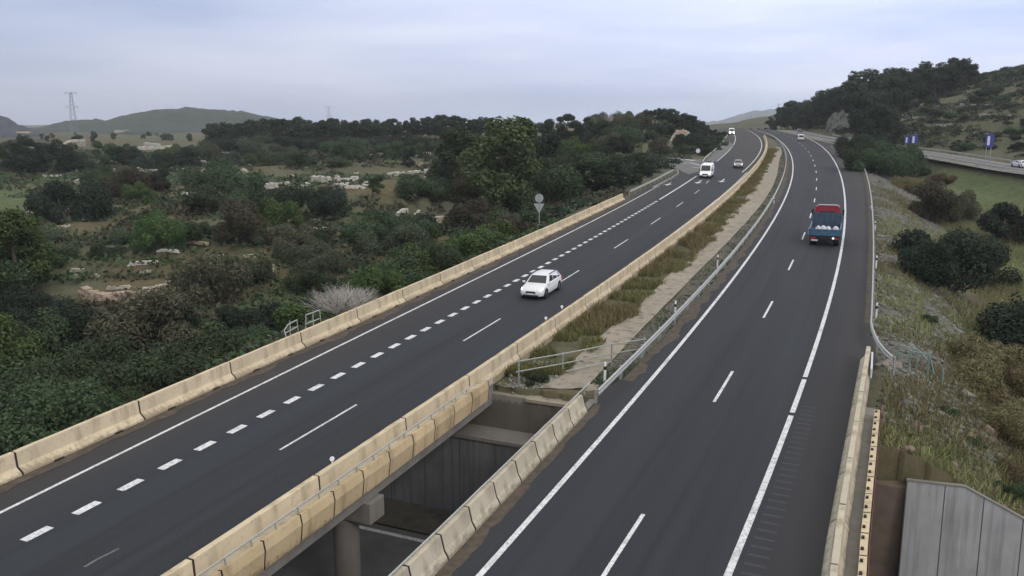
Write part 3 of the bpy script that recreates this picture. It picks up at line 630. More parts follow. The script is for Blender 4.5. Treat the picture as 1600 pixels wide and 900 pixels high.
# ------------------------------------------------------------------ guardrails
def guardrail(pts, label, h=.68, post=4.0, mat='steel', double=False, cat='guardrail', side_=1, rail_h=.31):
    """pts (k,2) top-of-rail run; W-beam with posts as parts"""
    p = np.asarray(pts, float); seg = np.r_[0, np.cumsum(np.hypot(*np.diff(p, axis=0).T))]; n = max(2, int(seg[-1]/1.5)+1)
    s_ = np.linspace(0, seg[-1], n); q = np.c_[np.interp(s_, seg, p[:, 0]), np.interp(s_, seg, p[:, 1])]; z = zroad(q[:, 1])
    d = np.gradient(q, axis=0); d /= np.linalg.norm(d, axis=1)[:, None]; nr = np.c_[d[:, 1], -d[:, 0]]*side_
    root = empty('guardrail', (q[0, 0], q[0, 1], z[0])); tag(root, label, cat)
    prof = [(0, 0), (.05, .03), (.05, .09), (.0, .14), (.0, .17), (.05, .22), (.05, .28), (0, rail_h), (-.035, rail_h), (-.035, 0)]
    mb = MB(); mb.loft([[(q[i, 0]+nr[i, 0]*a, q[i, 1]+nr[i, 1]*a, z[i]+h-rail_h+b) for a, b in prof] for i in range(n)])
    if double: mb.loft([[(q[i, 0]-nr[i, 0]*(a+.22), q[i, 1]-nr[i, 1]*(a+.22), z[i]+h-rail_h+b) for a, b in prof] for i in range(n)])
    inv(root, mb.build('rail', M[mat], smooth=True))
    ns = int(seg[-1]/post)+1; st = 1 if ns <= 95 else 2
    for k in range(0, ns, st):
        x0 = np.interp(k*post, s_, q[:, 0]); y0 = np.interp(k*post, s_, q[:, 1]); zz = float(zroad(y0)); i = min(n-1, int(k*post/1.5))
        o = MB().box((x0-nr[i, 0]*.11, y0-nr[i, 1]*.11, zz+h/2-.3), (.12, .1, h+.55), math.atan2(d[i, 1], d[i, 0])).build('post', M['steel_dull']); inv(root, o)
    return root
guardrail(lpts(L_MG, 37.6, 300, 2), 'long galvanised guardrail at the median edge, running along the left side of the right carriageway', post=4, double=False)
guardrail(np.concatenate([[at(1395,556,.7)[:2], at(1378,540,.7)[:2], at(1369,526,.7)[:2]], lpts(L_RG, 49.5, 238, 2), [at(1318,224,.7)[:2]]]), 'galvanised guardrail above the stony right bank, its near end flared to the steps', side_=-1)
guardrail(np.array([at(985,297,.7)[:2], at(1020,281,.7)[:2], at(1045,268,.7)[:2], at(1053,264,.7)[:2], at(1059,265,.7)[:2], at(1060,269,.7)[:2], at(1050,276,.7)[:2], at(1020,291,.7)[:2]]), 'guardrail loop with a rounded nose at the end of the outer left barriers', side_=1)
guardrail(np.array([at(1098,251,.7)[:2], at(1103,244,.7)[:2], at(1116,234,.7)[:2], at(1130,220,.7)[:2], at(1138,208,.7)[:2], at(1141,203,.7)[:2]]), 'distant guardrail below the wooded knoll, beyond the junction on the left', side_=1)
guardrail(np.array([[float(XS(v))-5.2, v] for v in np.arange(95, 300, 6)]), 'near side guardrail of the side road below the terraced hill', side_=-1, post=4)
guardrail(np.array([[float(XS(v))+5.8, v] for v in np.arange(95, 340, 6)]), 'far side guardrail of the side road at the foot of the terraced hill', side_=-1, post=4)
guardrail(np.array([at(1242,205,.7)[:2], at(1290,213,.7)[:2], at(1325,219,.7)[:2], at(1338,217,.7)[:2]]), 'short guardrail between the motorway and the slip road, far right', side_=1)
# delineator posts
def delineator(px, py, label, hh=.75, pl=0):
    p = at(px, py, pl); o = empty('delineator_post', (p[0], p[1], p[2])); tag(o, label, 'marker post', 'white marker posts beside the guardrails')
    MB().tube((0, 0, -.3), (0, 0, hh), .07, .06, 8).build('post', M['white'], o, smooth=True); MB().tube((0, 0, hh*.52), (0, 0, hh*.75), .074, .071, 8).build('black_band', M['black'], o)
for px, py in ((945,590),(1055,489),(1121,413),(1369,492),(1369,414),(1367,357),(1361,325),(1342,247),(1209,318)):
    delineator(px, py, 'small white marker post with a black band standing beside a guardrail', .8)

# pipe fence across the median at the bridge end
def pipes(name, label, cat, runs, posts, r=.035, mat='steel_dull', rail_name='rail'):
    c = np.mean(np.array([p for q in runs for p in q]), axis=0); root = empty(name, (float(c[0]), float(c[1]), float(c[2])-.8)); tag(root, label, cat)
    for q in runs:
        mb = MB()
        for a, b in zip(q[:-1], q[1:]): mb.tube(a, b, r, n=6)
        inv(root, mb.build(rail_name, M[mat], smooth=True))
    for a, b in posts: inv(root, MB().tube(a, b, r*1.1, n=6).build('post', M[mat], smooth=True))
    return root
A0 = at(806,600,-.3); B0 = at(1008,560,-.3)
def med(f, h): return tuple(A0*(1-f)+B0*f+np.array([0, 0, h]))
pipes('pipe_fence', 'grey steel pipe fence of two rails crossing the median at the end of the gap', 'fence', [[med(0, 1.15), med(.37, 1.12), med(.72, 1.15), med(1, 1.1)], [med(.0, .62), med(.37, .6), med(.72, .62), med(1, .6)], [med(.36, .15), med(.72, .18)]], [(med(f, -.2), med(f, 1.2)) for f in (0.02, .34, .72, .99)], .04)
q = at(470, 545, 0)
def lbp(y, d, h): a = L_LB.off(y, d); return (float(a[0]), float(a[1]), float(zroad(y))+h)
yr = q[1]+.2
pipes('service_railing', 'small hooped steel railing behind the outer left barrier, at the gap between two segments', 'railing', [[lbp(yr, -.7, .2), lbp(yr+.1, -1.0, .9), lbp(yr+.6, -1.1, 1.1), lbp(yr+1.4, -1.1, 1.15), lbp(yr+1.5, -1.1, .1)], [lbp(yr+2.0, -1.0, .1), lbp(yr+2.1, -1.0, 1.28), lbp(yr+3.3, -.9, 1.28), lbp(yr+3.4, -.9, .2)], [lbp(yr+.1, -1.0, .7), lbp(yr+1.4, -1.1, .75)], [lbp(yr+2.1, -1.0, .75), lbp(yr+3.3, -.95, .75)]], [(lbp(yr+.75, -1.1, -.4), lbp(yr+.75, -1.1, 1.27)), (lbp(yr+2.7, -.95, -.4), lbp(yr+2.7, -.95, 1.27))], .035, 'steel')
# access steps and green hand rails at the far right end of the bridge
st0 = at(1375, 567, -.3); sr = empty('access_steps', tuple(st0), (0, 0, -R(23))); tag(sr, 'narrow concrete access steps descending the bank beside the right parapet end', 'steps')
MB().box((-.2, .2, -.1), (2.6, 1.6, .2)).build('landing', M['stair'], sr)
for k in range(8): MB().box((1.35+.34*k, -.1-.12*k, -.28-.2*k), (.36, 1.3, .22)).build('step', M['stair'], sr)
def sw(x_, y_, z_): return tuple((Matrix.Translation(st0)@Matrix.Rotation(-R(23), 4, 'Z'))@Vector((x_, y_, z_)))
pipes('step_railing', 'green painted tubular hand rails above the access steps', 'railing', [[sw(.9, .75, .9), sw(1.8, .65, .75), sw(2.4, .6, .2)], [sw(1.4, -.75, 1.0), sw(2.3, -.8, .9), sw(2.6, -.85, -.1)], [sw(.9, .75, .45), sw(1.8, .65, .3)]], [(sw(.9, .75, -.3), sw(.9, .75, .9)), (sw(1.8, .65, -.6), sw(1.8, .65, .75)), (sw(1.4, -.75, -.4), sw(1.4, -.75, 1.0)), (sw(2.3, -.8, -1.0), sw(2.3, -.8, .9)), (sw(3.0, -.9, -1.6), sw(3.0, -.9, .3))], .045, 'green_rail', 'hand_rail')
e0 = at(1363, 546, .3); eo = MB().box((0, 0, .0), (.10, 3.4, .5), -R(23)).build('end_panel', M['sign_white'], bevel=.02); eo.location = (float(at(1361,580,0)[0]), float(at(1361,580,0)[1]), float(at(1361,580,0)[2])+.35); eo.name = 'end_plate'; tag(eo, 'narrow pale metal end plate standing just outside the right parapet', 'plate')

# ------------------------------------------------------------------ vehicles
def heading(L, y): return -math.atan(float((L.x(y+2)-L.x(y-2))/4))
def ring(y, half):                                # closed symmetric section from a half profile (x>=0), bottom to top
    return [(x_, y, z_) for x_, z_ in half]+[(-x_, y, z_) for x_, z_ in reversed(half)]
def bil(q, u, v): a, b, c, d = map(Vector, q); return (a*(1-u)+b*u)*(1-v)+(d*(1-u)+c*u)*v
def patch(q, m0, m1, n0, n1, off):
    p = [bil(q, m0, n0), bil(q, m1, n0), bil(q, m1, n1), bil(q, m0, n1)]; nn = (p[1]-p[0]).cross(p[3]-p[0]).normalized()
    return p, nn
def glass_panel(root, name, q, m0, m1, n0, n1, out_, mat='glass', th=.012):
    p, nn = patch(q, m0, m1, n0, n1, 0)
    if nn.dot(Vector(out_)) < 0: nn = -nn
    mb = MB(); a = [v+nn*th for v in p]; b = [v-nn*.02 for v in p]
    mb.add(a+b, [(0,1,2,3),(7,6,5,4),(0,4,5,1),(1,5,6,2),(2,6,7,3),(3,7,4,0)]); return mb.build(name, M[mat], root)
def wheel(root, x_, y_, r=.33, wd=.22):
    t = MB().tube((x_-wd/2, y_, r), (x_+wd/2, y_, r), r, n=20).build('wheel', M['black'], root, smooth=True); sx = 1 if x_ > 0 else -1
    MB().tube((x_+sx*(wd/2+.004), y_, r), (x_+sx*(wd/2+.016), y_, r), r*.62, r*.56, 14).build('rim', M['rim'], t, smooth=True); return t
def car(loc, rz, label, paint_, L=4.55, W=1.78, H=1.47, wagon=True, head='lamp_on', suv=False, slope=0, rx=0):
    root = empty('parked_car' if False else 'car', loc, (rx, 0, rz)); tag(root, label, 'car'); h = W/2; lift = .12 if suv else 0; H += lift
    b = .93+lift; lo = .2+lift*.6
    def sec(y, wd, z0, z1, cr_=.1): return ring(y, [(wd*.55, z0), (wd*.93, z0+.06), (wd, z0+.25), (wd*.985, (z0+z1)/2+.1), (wd*.93, z1-.05), (wd*.78, z1)])
    mb = MB(); e = L/2
    mb.loft([sec(e, h*.74, lo+.12, .62+lift), sec(e-.06, h*.84, lo+.02, .68+lift), sec(e-.25, h*.94, lo, .76+lift), sec(e-.75, h*.985, lo-.02, .86+lift), sec(e-1.25, h, lo-.02, .93+lift), sec(0, h, lo-.02, b+.03), sec(-e+.9, h, lo-.02, b+.05), sec(-e+.25, h*.97, lo, b+.03), sec(-e+.05, h*.9, lo+.08, b-.05), sec(-e, h*.84, lo+.18, b-.15)])
    mb.build('body', M[paint_], root, smooth=True)
    yf0, yf1, yr1, yr0 = e-1.2, e-1.95, (-e+.55 if wagon else -e+1.35), (-e+.12 if wagon else -e+.7); z0 = b-.02; z1 = H; w0 = h*.93; w1 = h*.70
    A = [(-w0, yf0, z0), (w0, yf0, z0), (w1, yf1, z1-.04), (-w1, yf1, z1-.04)]; B = [(-w0*.97, yr0, z0+.02), (w0*.97, yr0, z0+.02), (w1*.95, yr1, z1-.06), (-w1*.95, yr1, z1-.06)]
    ym = (yf1+yr1)/2
    cb = MB(); cb.add([*A, *B, (w1, ym, z1), (-w1, ym, z1)], [(0,1,2,3),(5,4,7,6),(1,5,6,8,2),(0,3,9,7,4),(3,2,8,9),(9,8,6,7)])
    cab = cb.build('cabin', M[paint_], root, bevel=.05, smooth=True)
    glass_panel(root, 'windscreen', A, .07, .93, .1, .9, (0, 1, .4)); glass_panel(root, 'rear_window', B, .08, .92, .2, .88, (0, -1, .4))
    for s_ in (-1, 1):
        q = [(s_*w0, yf0, z0), (s_*w0*.97, yr0, z0+.02), (s_*w1*.95, yr1, z1-.06), (s_*w1, yf1, z1-.04)]
        for m0, m1 in ((.13, .40), (.43, .68), (.71, .92)): glass_panel(root, 'side_window', q, m0, m1, .14, .86, (s_, 0, .3))
        hd = MB(); hd.loft([[(s_*h*.48, e-.03, .55+lift), (s_*h*.82, e-.14, .57+lift), (s_*h*.84, e-.16, .71+lift), (s_*h*.5, e-.05, .67+lift)], [(s_*h*.46, e-.4, .55+lift), (s_*h*.9, e-.4, .57+lift), (s_*h*.9, e-.42, .765+lift), (s_*h*.5, e-.35, .76+lift)]])
        hd.build('headlight', M[head], root)
        MB().box((s_*h*.86, -e+.06, b-.22), (.16, .14, .34)).build('tail_lamp', M['tail'], root, bevel=.02)
        MB().box((s_*(h+.09), yf0-.12, b+.06), (.2, .11, .14)).build('mirror', M[paint_], root, bevel=.03)
        for yv in (e-.85, -e+.85):
            wheel(root, s_*(h-.12), yv, .33+lift*.3)
            MB().tube((s_*(h-.02), yv, .34+lift), (s_*(h+.006), yv, .34+lift), .38+lift*.3, n=20).build('wheel_arch', M['trim'], root)
        MB().box((s_*(h*.72), (yf1+yr1)/2, H+.02), (.05, abs(yf1-yr1)*.85, .04)).build('roof_rail', M['trim'], root)
    MB().box((0, e-.03, .52+lift), (h*.8, .10, .16)).build('grille', M['trim'], root, bevel=.02)
    MB().box((0, e-.01, .30+lift), (h*1.25, .10, .12)).build('lower_intake', M['trim'], root, bevel=.02)
    MB().box((0, e+.045, .42+lift), (.52, .02, .11)).build('number_plate', M['sign_white'], root)
    MB().box((0, -e-.015, .62+lift), (.52, .02, .11)).build('number_plate', M['sign_white'], root)
    return root
def van(loc, rz, label, L=5.4, W=1.98, H=2.45, head='lamp_soft', rx=0):
    root = empty('van', loc, (rx, 0, rz)); tag(root, label, 'van'); h = W/2; e = L/2
    def sec(y, wd, z0, z1, t=.86): return ring(y, [(wd*.8, z0), (wd, z0+.2), (wd, min(1.15, z1-.08)), (wd*(t+.1 if z1 > 1.4 else .95), max(z1-.15, min(1.2, z1-.05))), (wd*t*.9, z1)])
    mb = MB(); mb.loft([sec(e, h*.82, .35, .82), sec(e-.12, h*.94, .28, .95), sec(e-.6, h*.99, .26, 1.18), sec(e-.85, h, .26, 1.28), sec(e-1.55, h, .26, H-.12), sec(e-1.9, h, .26, H), sec(0, h, .26, H), sec(-e+.1, h, .28, H-.02), sec(-e, h*.95, .34, H-.12)])
    mb.build('body', M['van_white'], root, smooth=True)
    zf0, zf1 = 1.30, H-.22; yf0, yf1 = e-.86, e-1.5
    A = [(-h*.86, yf0+.05, zf0), (h*.86, yf0+.05, zf0), (h*.80, yf1+.05, zf1), (-h*.80, yf1+.05, zf1)]
    glass_panel(root, 'windscreen', A, .02, .98, .02, .95, (0, 1, .5), th=.03)
    for s_ in (-1, 1):
        q = [(s_*h*1.0, yf0-.1, 1.25), (s_*h*1.0, yf0-1.5, 1.25), (s_*h*.965, yf0-1.5, 1.95), (s_*h*.965, yf0-.55, 1.95)]
        glass_panel(root, 'side_window', q, .05, .95, .05, .95, (s_, 0, .1), th=.02)
        MB().box((s_*h*.74, e-.1, .84), (.34, .24, .22)).build('headlight', M[head], root, bevel=.04)
        MB().box((s_*(h+.14), yf0-.15, 1.42), (.16, .12, .34)).build('mirror', M['trim'], root, bevel=.03)
        MB().box((s_*h*.93, -e, 1.1), (.12, .05, .5)).build('tail_lamp', M['tail'], root)
        for yv in (e-.95, -e+1.0):
            wheel(root, s_*(h-.12), yv, .35); MB().tube((s_*(h-.02), yv, .38), (s_*(h+.006), yv, .38), .42, n=20).build('wheel_arch', M['trim'], root)
    MB().box((0, e-.02, .72), (h*1.0, .08, .2)).build('grille', M['trim'], root, bevel=.02); MB().box((0, e-.0, .44), (h*1.6, .12, .2)).build('bumper', M['trim'], root, bevel=.03)
    MB().box((0, e+.06, .46), (.52, .02, .11)).build('number_plate', M['sign_white'], root)
    MB().box((0, -e-.012, 1.65), (h*1.5, .03, .6)).build('rear_window', M['glass'], root, bevel=.02); MB().box((0, -e-.02, .5), (h*1.8, .1, .2)).build('rear_bumper', M['trim'], root, bevel=.02)
    return root
sl = math.atan(S)
def veh(px, py, L, toward): p = at(px, py, .005); rz = heading(L, p[1])+(math.pi if toward else 0); return tuple(p), rz, (-sl if toward else sl)
l_, rz, rx = veh(846, 458, L_LCD, True); car(l_, rz, 'white estate car with lit headlights, coming towards us on the left carriageway', 'car_white', rx=rx, head='lamp_on')
l_, rz, rx = veh(1104, 277, L_LCA, True); van(l_, rz, 'white delivery van approaching the junction on the left carriageway', rx=rx)
l_, rz, rx = veh(1153, 262, L_LCD, True); car(l_, rz, 'grey car with bright headlights in the fast lane behind the white van', 'car_grey', suv=True, rx=rx, head='lamp_on')
l_, rz, rx = veh(1143, 210, L_LCA, True); van(l_, rz, 'far off white van with glaring headlights at the top of the left carriageway', rx=rx, head='lamp_far')
l_, rz, rx = veh(1251, 220, L_RCD, False); van((l_[0], l_[1], l_[2]), rz, 'small white van driving away at the far bend of the right carriageway', H=2.1, L=4.8, rx=rx)
l_, rz, rx = veh(1238, 206.5, L_RCD, False); car((l_[0]+3, l_[1], l_[2]), rz, 'dark car driving away beyond the small white van on the right carriageway', 'car_dark', rx=rx, head='lamp_soft')
yv = 178.; car((float(XS(yv))+1.8, yv, float(zroad(yv))+.06), math.pi/2*0+heading(L_RG, 100)+R(18), 'white car on the side road below the terraced hill', 'car_white', rx=sl, head='lamp_soft')
# lorry seen from behind
l_, rz, rx = veh(1288, 382, L_RCD, False)
tr = empty('truck', l_, (rx, 0, rz)); tr.scale = (1.08, 1.0, 1.06); tag(tr, 'red cab lorry with open blue bed of white sacks, driving away from us', 'truck')
MB().box((0, 2.2, .75), (.9, 7.2, .22)).build('chassis', M['trim'], tr, bevel=.02)
mb = MB(); W2 = 1.18
mb.loft([ring(3.9, [(W2*.9, .75), (W2, .95), (W2, 1.9), (W2*.97, 2.3), (W2*.86, 2.98), (W2*.7, 3.06)]), ring(4.3, [(W2*.9, .7), (W2, .95), (W2, 1.9), (W2*.97, 2.3), (W2*.88, 3.02), (W2*.72, 3.12)]), ring(5.4, [(W2*.9, .6), (W2, .9), (W2, 1.9), (W2*.95, 2.3), (W2*.84, 2.98), (W2*.7, 3.08)]), ring(5.75, [(W2*.88, .5), (W2*.97, .9), (W2*.97, 1.7), (W2*.93, 2.1), (W2*.8, 2.8), (W2*.66, 2.9)]), ring(5.95, [(W2*.86, .5), (W2*.95, .9), (W2*.95, 1.6), (W2*.9, 1.75), (W2*.8, 1.8), (W2*.6, 1.82)])])
cabn = mb.build('cab', M['truck_red'], tr, smooth=True)
MB().box((0, 3.88, 2.42), (1.3, .04, .34)).build('rear_window', M['glass'], cabn, bevel=.02)
MB().box((0, 4.2, 3.14), (1.7, .5, .06)).build('roof_deflector', M['car_grey'], cabn, bevel=.02)
for s_ in (-1, 1):
    mr = MB().box((s_*1.36, 5.35, 2.35), (.16, .1, .55)).build('mirror', M['trim'], tr, bevel=.03)
    MB().tube((s_*1.15, 5.35, 2.5), (s_*1.36, 5.35, 2.5), .02).build('mirror_arm', M['trim'], mr)
BW = 1.27
bed = MB().box((0, 1.15, 1.06), (2*BW-.04, 5.0, .12)).build('bed_floor', M['truck_bed'], tr)
MB().box((0, 3.66, 1.72), (2*BW-.04, .08, 1.55)).build('bulkhead', M['truck_bed'], tr, bevel=.02)
mb = MB()
for k in range(5): mb.box((-.95+.475*k, 3.60, 1.72), (.07, .05, 1.4))
mb.build('bulkhead_rib', M['truck_blue'], tr)
for s_ in (-1, 1):
    mb = MB(); mb.box((s_*BW, 1.15, 1.29), (.07, 5.0, .52))
    for k in range(6): mb.box((s_*(BW+.05), -1.2+.94*k, 1.27), (.05, .09, .50))
    mb.box((s_*BW, 1.15, 1.57), (.12, 5.0, .07)); mb.build('side_board', M['truck_blue'], tr)
    MB().box((s_*(BW+.09), -1.0, 1.3), (.03, .5, .5)).build('reflective_strip', M['sign_white'], tr) if s_ < 0 else None
    MB().box((s_*.95, -1.42, .76), (.4, .1, .16)).build('tail_lamp', M['tail'], tr, bevel=.02)
    MB().box((s_*.95, -.75, .62), (.55, .04, .5)).build('mud_flap', M['black'], tr)
    for yv in (-.15, 5.0):
        t_ = MB().tube((s_*1.2, yv, .48), (s_*(.72 if yv < 1 else .92), yv, .48), .48, n=22).build('wheel', M['black'], tr, smooth=True); MB().tube((s_*1.203, yv, .48), (s_*1.22, yv, .48), .25, n=14).build('rim', M['rim'], t_)
mb = MB(); mb.box((0, -1.38, 1.25), (2*BW-.05, .07, .52))
for k in range(4): mb.box((-.9+.6*k, -1.43, 1.25), (.08, .05, .48))
mb.box((0, -1.40, 1.53), (2*BW, .11, .07)); mb.build('tailgate', M['truck_blue'], tr)
MB().box((0, -1.40, .88), (2.3, .08, .12)).build('rear_bumper', M['trim'], tr); MB().box((-.82, -1.48, .58), (.54, .02, .13)).build('number_plate', M['sign_white'], tr); MB().box((.72, -1.48, .80), (.16, .05, .14)).build('work_lamp', M['lamp_soft'], tr)
for k, (a, b, c) in enumerate(((-.62, -.75, .42), (-.15, -.6, .5), (.28, -.8, .42), (.95, -.7, .46))):
    p = Vector(l_)+Euler((rx, 0, rz)).to_matrix()@Vector((a, b, 1.13)); bm = bmesh.new(); bmesh.ops.create_icosphere(bm, subdivisions=3, radius=1)
    for v in bm.verts: v.co = Vector((v.co.x*c*.62, v.co.y*c*.9, max(-.2, v.co.z)*.5+.28))*(1+.05*random.uniform(-1, 1))
    me = bpy.data.meshes.new('sack'); bm.to_mesh(me); bm.free(); me.materials.append(M['sack']); o = bpy.data.objects.new('sack', me); col.objects.link(o); o.location = p
    tag(o, 'white sack among those lying in the open bed of the blue lorry', 'sack', 'white sacks in the lorry bed')

# ------------------------------------------------------------------ signs, pylons, small buildings
def disc(r, z, y, n=28, th=.03): 
    m_ = MB(); m_.tube((0, y-th/2, z), (0, y+th/2, z), r, n=n); return m_
def stand(name, x_, y_, z_, rz, label, cat): o = empty(name, (x_, y_, z_), (0, 0, rz)); return tag(o, label, cat)
p = at(850, 357, -.3)
sg = stand('traffic_sign', p[0]-.5, p[1]+1.2, p[2]-.3, -R(16), 'grey backs of a round and a triangle sign on one post behind left barrier', 'sign')
MB().tube((0, 0, -1), (0, 0, 4.0), .05, n=8).build('post', M['steel_dull'], sg, smooth=True)
disc(.47, 3.55, -.08).build('round_plate', M['sign_back'], sg); MB().loft([[(-.62, -.1, 2.95), (.62, -.1, 2.95), (0, -.1, 1.85)], [(-.62, -.07, 2.95), (.62, -.07, 2.95), (0, -.07, 1.85)]]).build('triangle_plate', M['sign_back'], sg)
mb = MB(); mb.box((0, -.12, 3.55), (.10, .03, .8)); mb.box((0, -.125, 2.6), (.10, .03, .9)); mb.build('bracket', M['steel_dull'], sg)
p = at(1090, 250, 0); sg = stand('traffic_sign', p[0], p[1], p[2], 0, 'small round sign on a reddish post at the junction island', 'sign')
MB().tube((0, 0, 0), (0, 0, 2.3), .06).build('post', simple('rust_post', (.25, .12, .1)), sg); disc(.5, 2.1, -.08).build('plate', M['sign_white'], sg); disc(.51, 2.1, -.05).build('rim', simple('sign_red', (.4, .05, .05)), sg)
def panel_sign(px, wpx, top, bot, yv, label, d=7.5):
    x_ = (px-800)/F*(yv*cp+.0*yv)/1.0; k = yv*cp+(HC-8)*sp; x_ = (px-800)/F*k; wd = wpx/F*k; zt = HC-(top-192)/F*k*1.01; zb_ = HC-(bot-192)/F*k*1.01; z0 = float(height(x_, yv))
    o = stand('road_sign', x_, yv, z0, -R(12), label, 'sign'); MB().box((0, 0, (zt+zb_)/2-z0), (wd, .06, zt-zb_)).build('panel', M['sign_blue'], o, bevel=.02)
    MB().box((-.12*wd, -.042, (zt+zb_)/2-z0), (.30*wd, .02, (zt-zb_)*.68)).build('white_pictogram', M['sign_white'], o)
    for s_ in (-.28, .28): MB().tube((s_*wd, .09, -.4), (s_*wd, .09, zt-z0-.1), .07).build('post', M['steel'], o)
panel_sign(1545, 12, 209, 229, 195, 'blue rectangular road sign on two posts beside the side road, right of the twin signs')
panel_sign(1428, 10, 210, 225, 238, 'right one of two blue road signs standing close together beside the side road'); panel_sign(1417, 7, 212, 224, 246, 'left smaller one of two blue road signs standing close together beside the side road')
def pylon(px, top, bot, d, label):
    k = d*cp+10*sp; x_ = (px-800)/F*k; zt = HC-(top-192)/F*k; z0 = HC-(bot-192)/F*k-2; hh = zt-z0; o = stand('power_pylon', x_, d, z0, R(10), label, 'pylon')
    b_, t_ = hh*.075, hh*.018; lv = [0, .16, .3, .43, .55, .66, .76, .85, .93, 1.0]; wz = lambda f: b_*(1-f)+t_*f if f < .55 else (b_*.45+t_*.55)*(1-(f-.55)/.45)+t_*(f-.55)/.45
    mb = MB()
    for f0, f1 in zip(lv[:-1], lv[1:]):
        for sx, sy in ((1, 1), (1, -1), (-1, -1), (-1, 1)):
            a, b = wz(f0), wz(f1); mb.tube((sx*a, sy*a, f0*hh), (sx*b, sy*b, f1*hh), hh*.0042, n=4)
            nx_, ny_ = (sx, -sy) if sx*sy > 0 else (-sx, sy); mb.tube((sx*a, sy*a, f0*hh), (nx_*b, ny_*b, f1*hh), hh*.0026, n=4)
    mb.build('lattice_tower', M['pylon'], o)
    for f, ln in ((.98, .13), (.66, .13)):
        mb = MB(); w0 = wz(f)
        for s_ in (-1, 1):
            mb.tube((s_*w0, 0, f*hh), (s_*ln*hh, 0, (f+.015)*hh), hh*.004, n=4); mb.tube((s_*w0, 0, (f-.045)*hh), (s_*ln*hh, 0, (f+.012)*hh), hh*.003, n=4)
            mb.tube((s_*ln*hh*.96, 0, f*hh), (s_*ln*hh*.96, 0, (f-.05)*hh), hh*.004, n=4)
        mb.build('cross_arm', M['pylon'], o)
pylon(117, 145, 206, 620, 'tall lattice power pylon rising before the hills at the far left'); pylon(515, 167, 203, 720, 'smaller lattice power pylon showing above the pine belt'); pylon(1214, 163, 186, 900, 'tiny pylon tip at the ridge beside the right hand pines')
def hut(px, py, wpx, hpx, label, mat='white_wall', roof='tile', dep=.8, name='farm_building', rz=.2, flat=False):
    x_, y_, z_ = ground(px, py); k = math.hypot(x_, y_); wd, hh = wpx/F*k, hpx/F*k; o = stand(name, x_, y_, z_, rz, label, 'building'); d_ = wd*dep
    MB().box((0, 0, hh*.4), (wd, d_, hh*.95)).build('wall', M[mat], o)
    if flat: MB().box((0, 0, hh*.87+.06), (wd*1.12, d_*1.12, .14)).build('roof', M['concrete'], o)
    else:
        MB().add([(-wd*.54, -d_*.55, hh*.86), (wd*.54, -d_*.55, hh*.86), (wd*.54, d_*.55, hh*.86), (-wd*.54, d_*.55, hh*.86), (-wd*.54, 0, hh*1.15), (wd*.54, 0, hh*1.15)], [(0,1,5,4),(2,3,4,5),(0,4,3),(1,2,5),(0,3,2,1)]).build('roof', M[roof], o)
    MB().box((wd*.1, -d_/2-.01, hh*.22), (wd*.22, .04, hh*.44)).build('door', M['trim'], o); MB().box((-wd*.25, -d_/2-.01, hh*.5), (wd*.18, .04, hh*.22)).build('window', M['glass'], o)
hut(419, 433, 17, 20, 'small pale concrete pump hut standing among the shrubs', 'white_wall', flat=True, name='pump_hut', rz=.4)
hut(38, 214, 16, 6, 'low white farmhouse with a tiled roof in the far left fields'); hut(1062, 214, 18, 9, 'ochre walled house half hidden on the wooded knoll', 'stone_pink')
def tunnel(px, py, wpx, hpx, label):
    x_, y_, z_ = ground(px, py); k = math.hypot(x_, y_); wd, hh = wpx/F*k, hpx/F*k; o = stand('polytunnel', x_, y_, z_, .15, label, 'greenhouse'); n = 9
    MB().loft([[(xx, math.cos(math.pi*i/(n-1))*hh*1.6, math.sin(math.pi*i/(n-1))*hh) for i in range(n)] for xx in (-wd/2, -wd/4, 0, wd/4, wd/2)]).build('cover', M['greenhouse'], o, smooth=True)
    for xx in (-wd/2-.02, wd/2+.02): MB().tube((xx, -hh*1.55, 0), (xx, -hh*1.55, hh*.3), .05).build('end_post', M['steel_dull'], o)
tunnel(110, 333, 42, 7, 'low pale polytunnel at the edge of the green field on the left'); tunnel(318, 307, 46, 6, 'low white polytunnel between bushes in the middle of the valley')

# dry-stone terrace walls: rough courses of stones
def stone_wall(pa, pb, hpx, label, mat='stone', group=None):
    a = np.array(ground(*pa)); b = np.array(ground(*pb)); k = math.hypot(*((a+b)/2)[:2]); hh = max(.4, hpx*1.2/F*k); L_ = np.linalg.norm(b[:2]-a[:2]); rg = random.Random(int(pa[0]*7+pa[1]))
    ang_ = math.atan2(b[1]-a[1], b[0]-a[0]); o_ = (a+b)/2; rows = int(max(3, min(6, hh/.22))); n = int(max(8, min(110, L_/(hh/rows*1.9)))); mb = MB()
    for r_ in range(rows):
        for i in range(n):
            f = (i+.5+.5*(r_ % 2)+rg.uniform(-.2, .2))/n
            if rg.random() < .08+.3*(r_/rows)**2 or f > 1: continue
            xx = (f-.5)*L_; gx_ = o_[0]+math.cos(ang_)*xx; gy_ = o_[1]+math.sin(ang_)*xx; zz = float(height(gx_, gy_))-o_[2]
            mb.box((xx, rg.uniform(-.1, .1)*hh, zz+hh*(r_+.42)/rows), (L_/n*rg.uniform(.85, 1.2), hh*rg.uniform(.5, .8), hh/rows*rg.uniform(.85, 1.15)), rg.uniform(-.15, .15), 0, rg.uniform(-.12, .12), rg.uniform(-.12, .12))
    o = mb.build('stone_wall', M[mat], None, bevel=.03 if L_ < 25 else 0); o.location = tuple(o_); o.rotation_euler = (0, 0, ang_); tag(o, label, 'stone wall', group)
GW = 'dry stone terrace walls in the left valley'
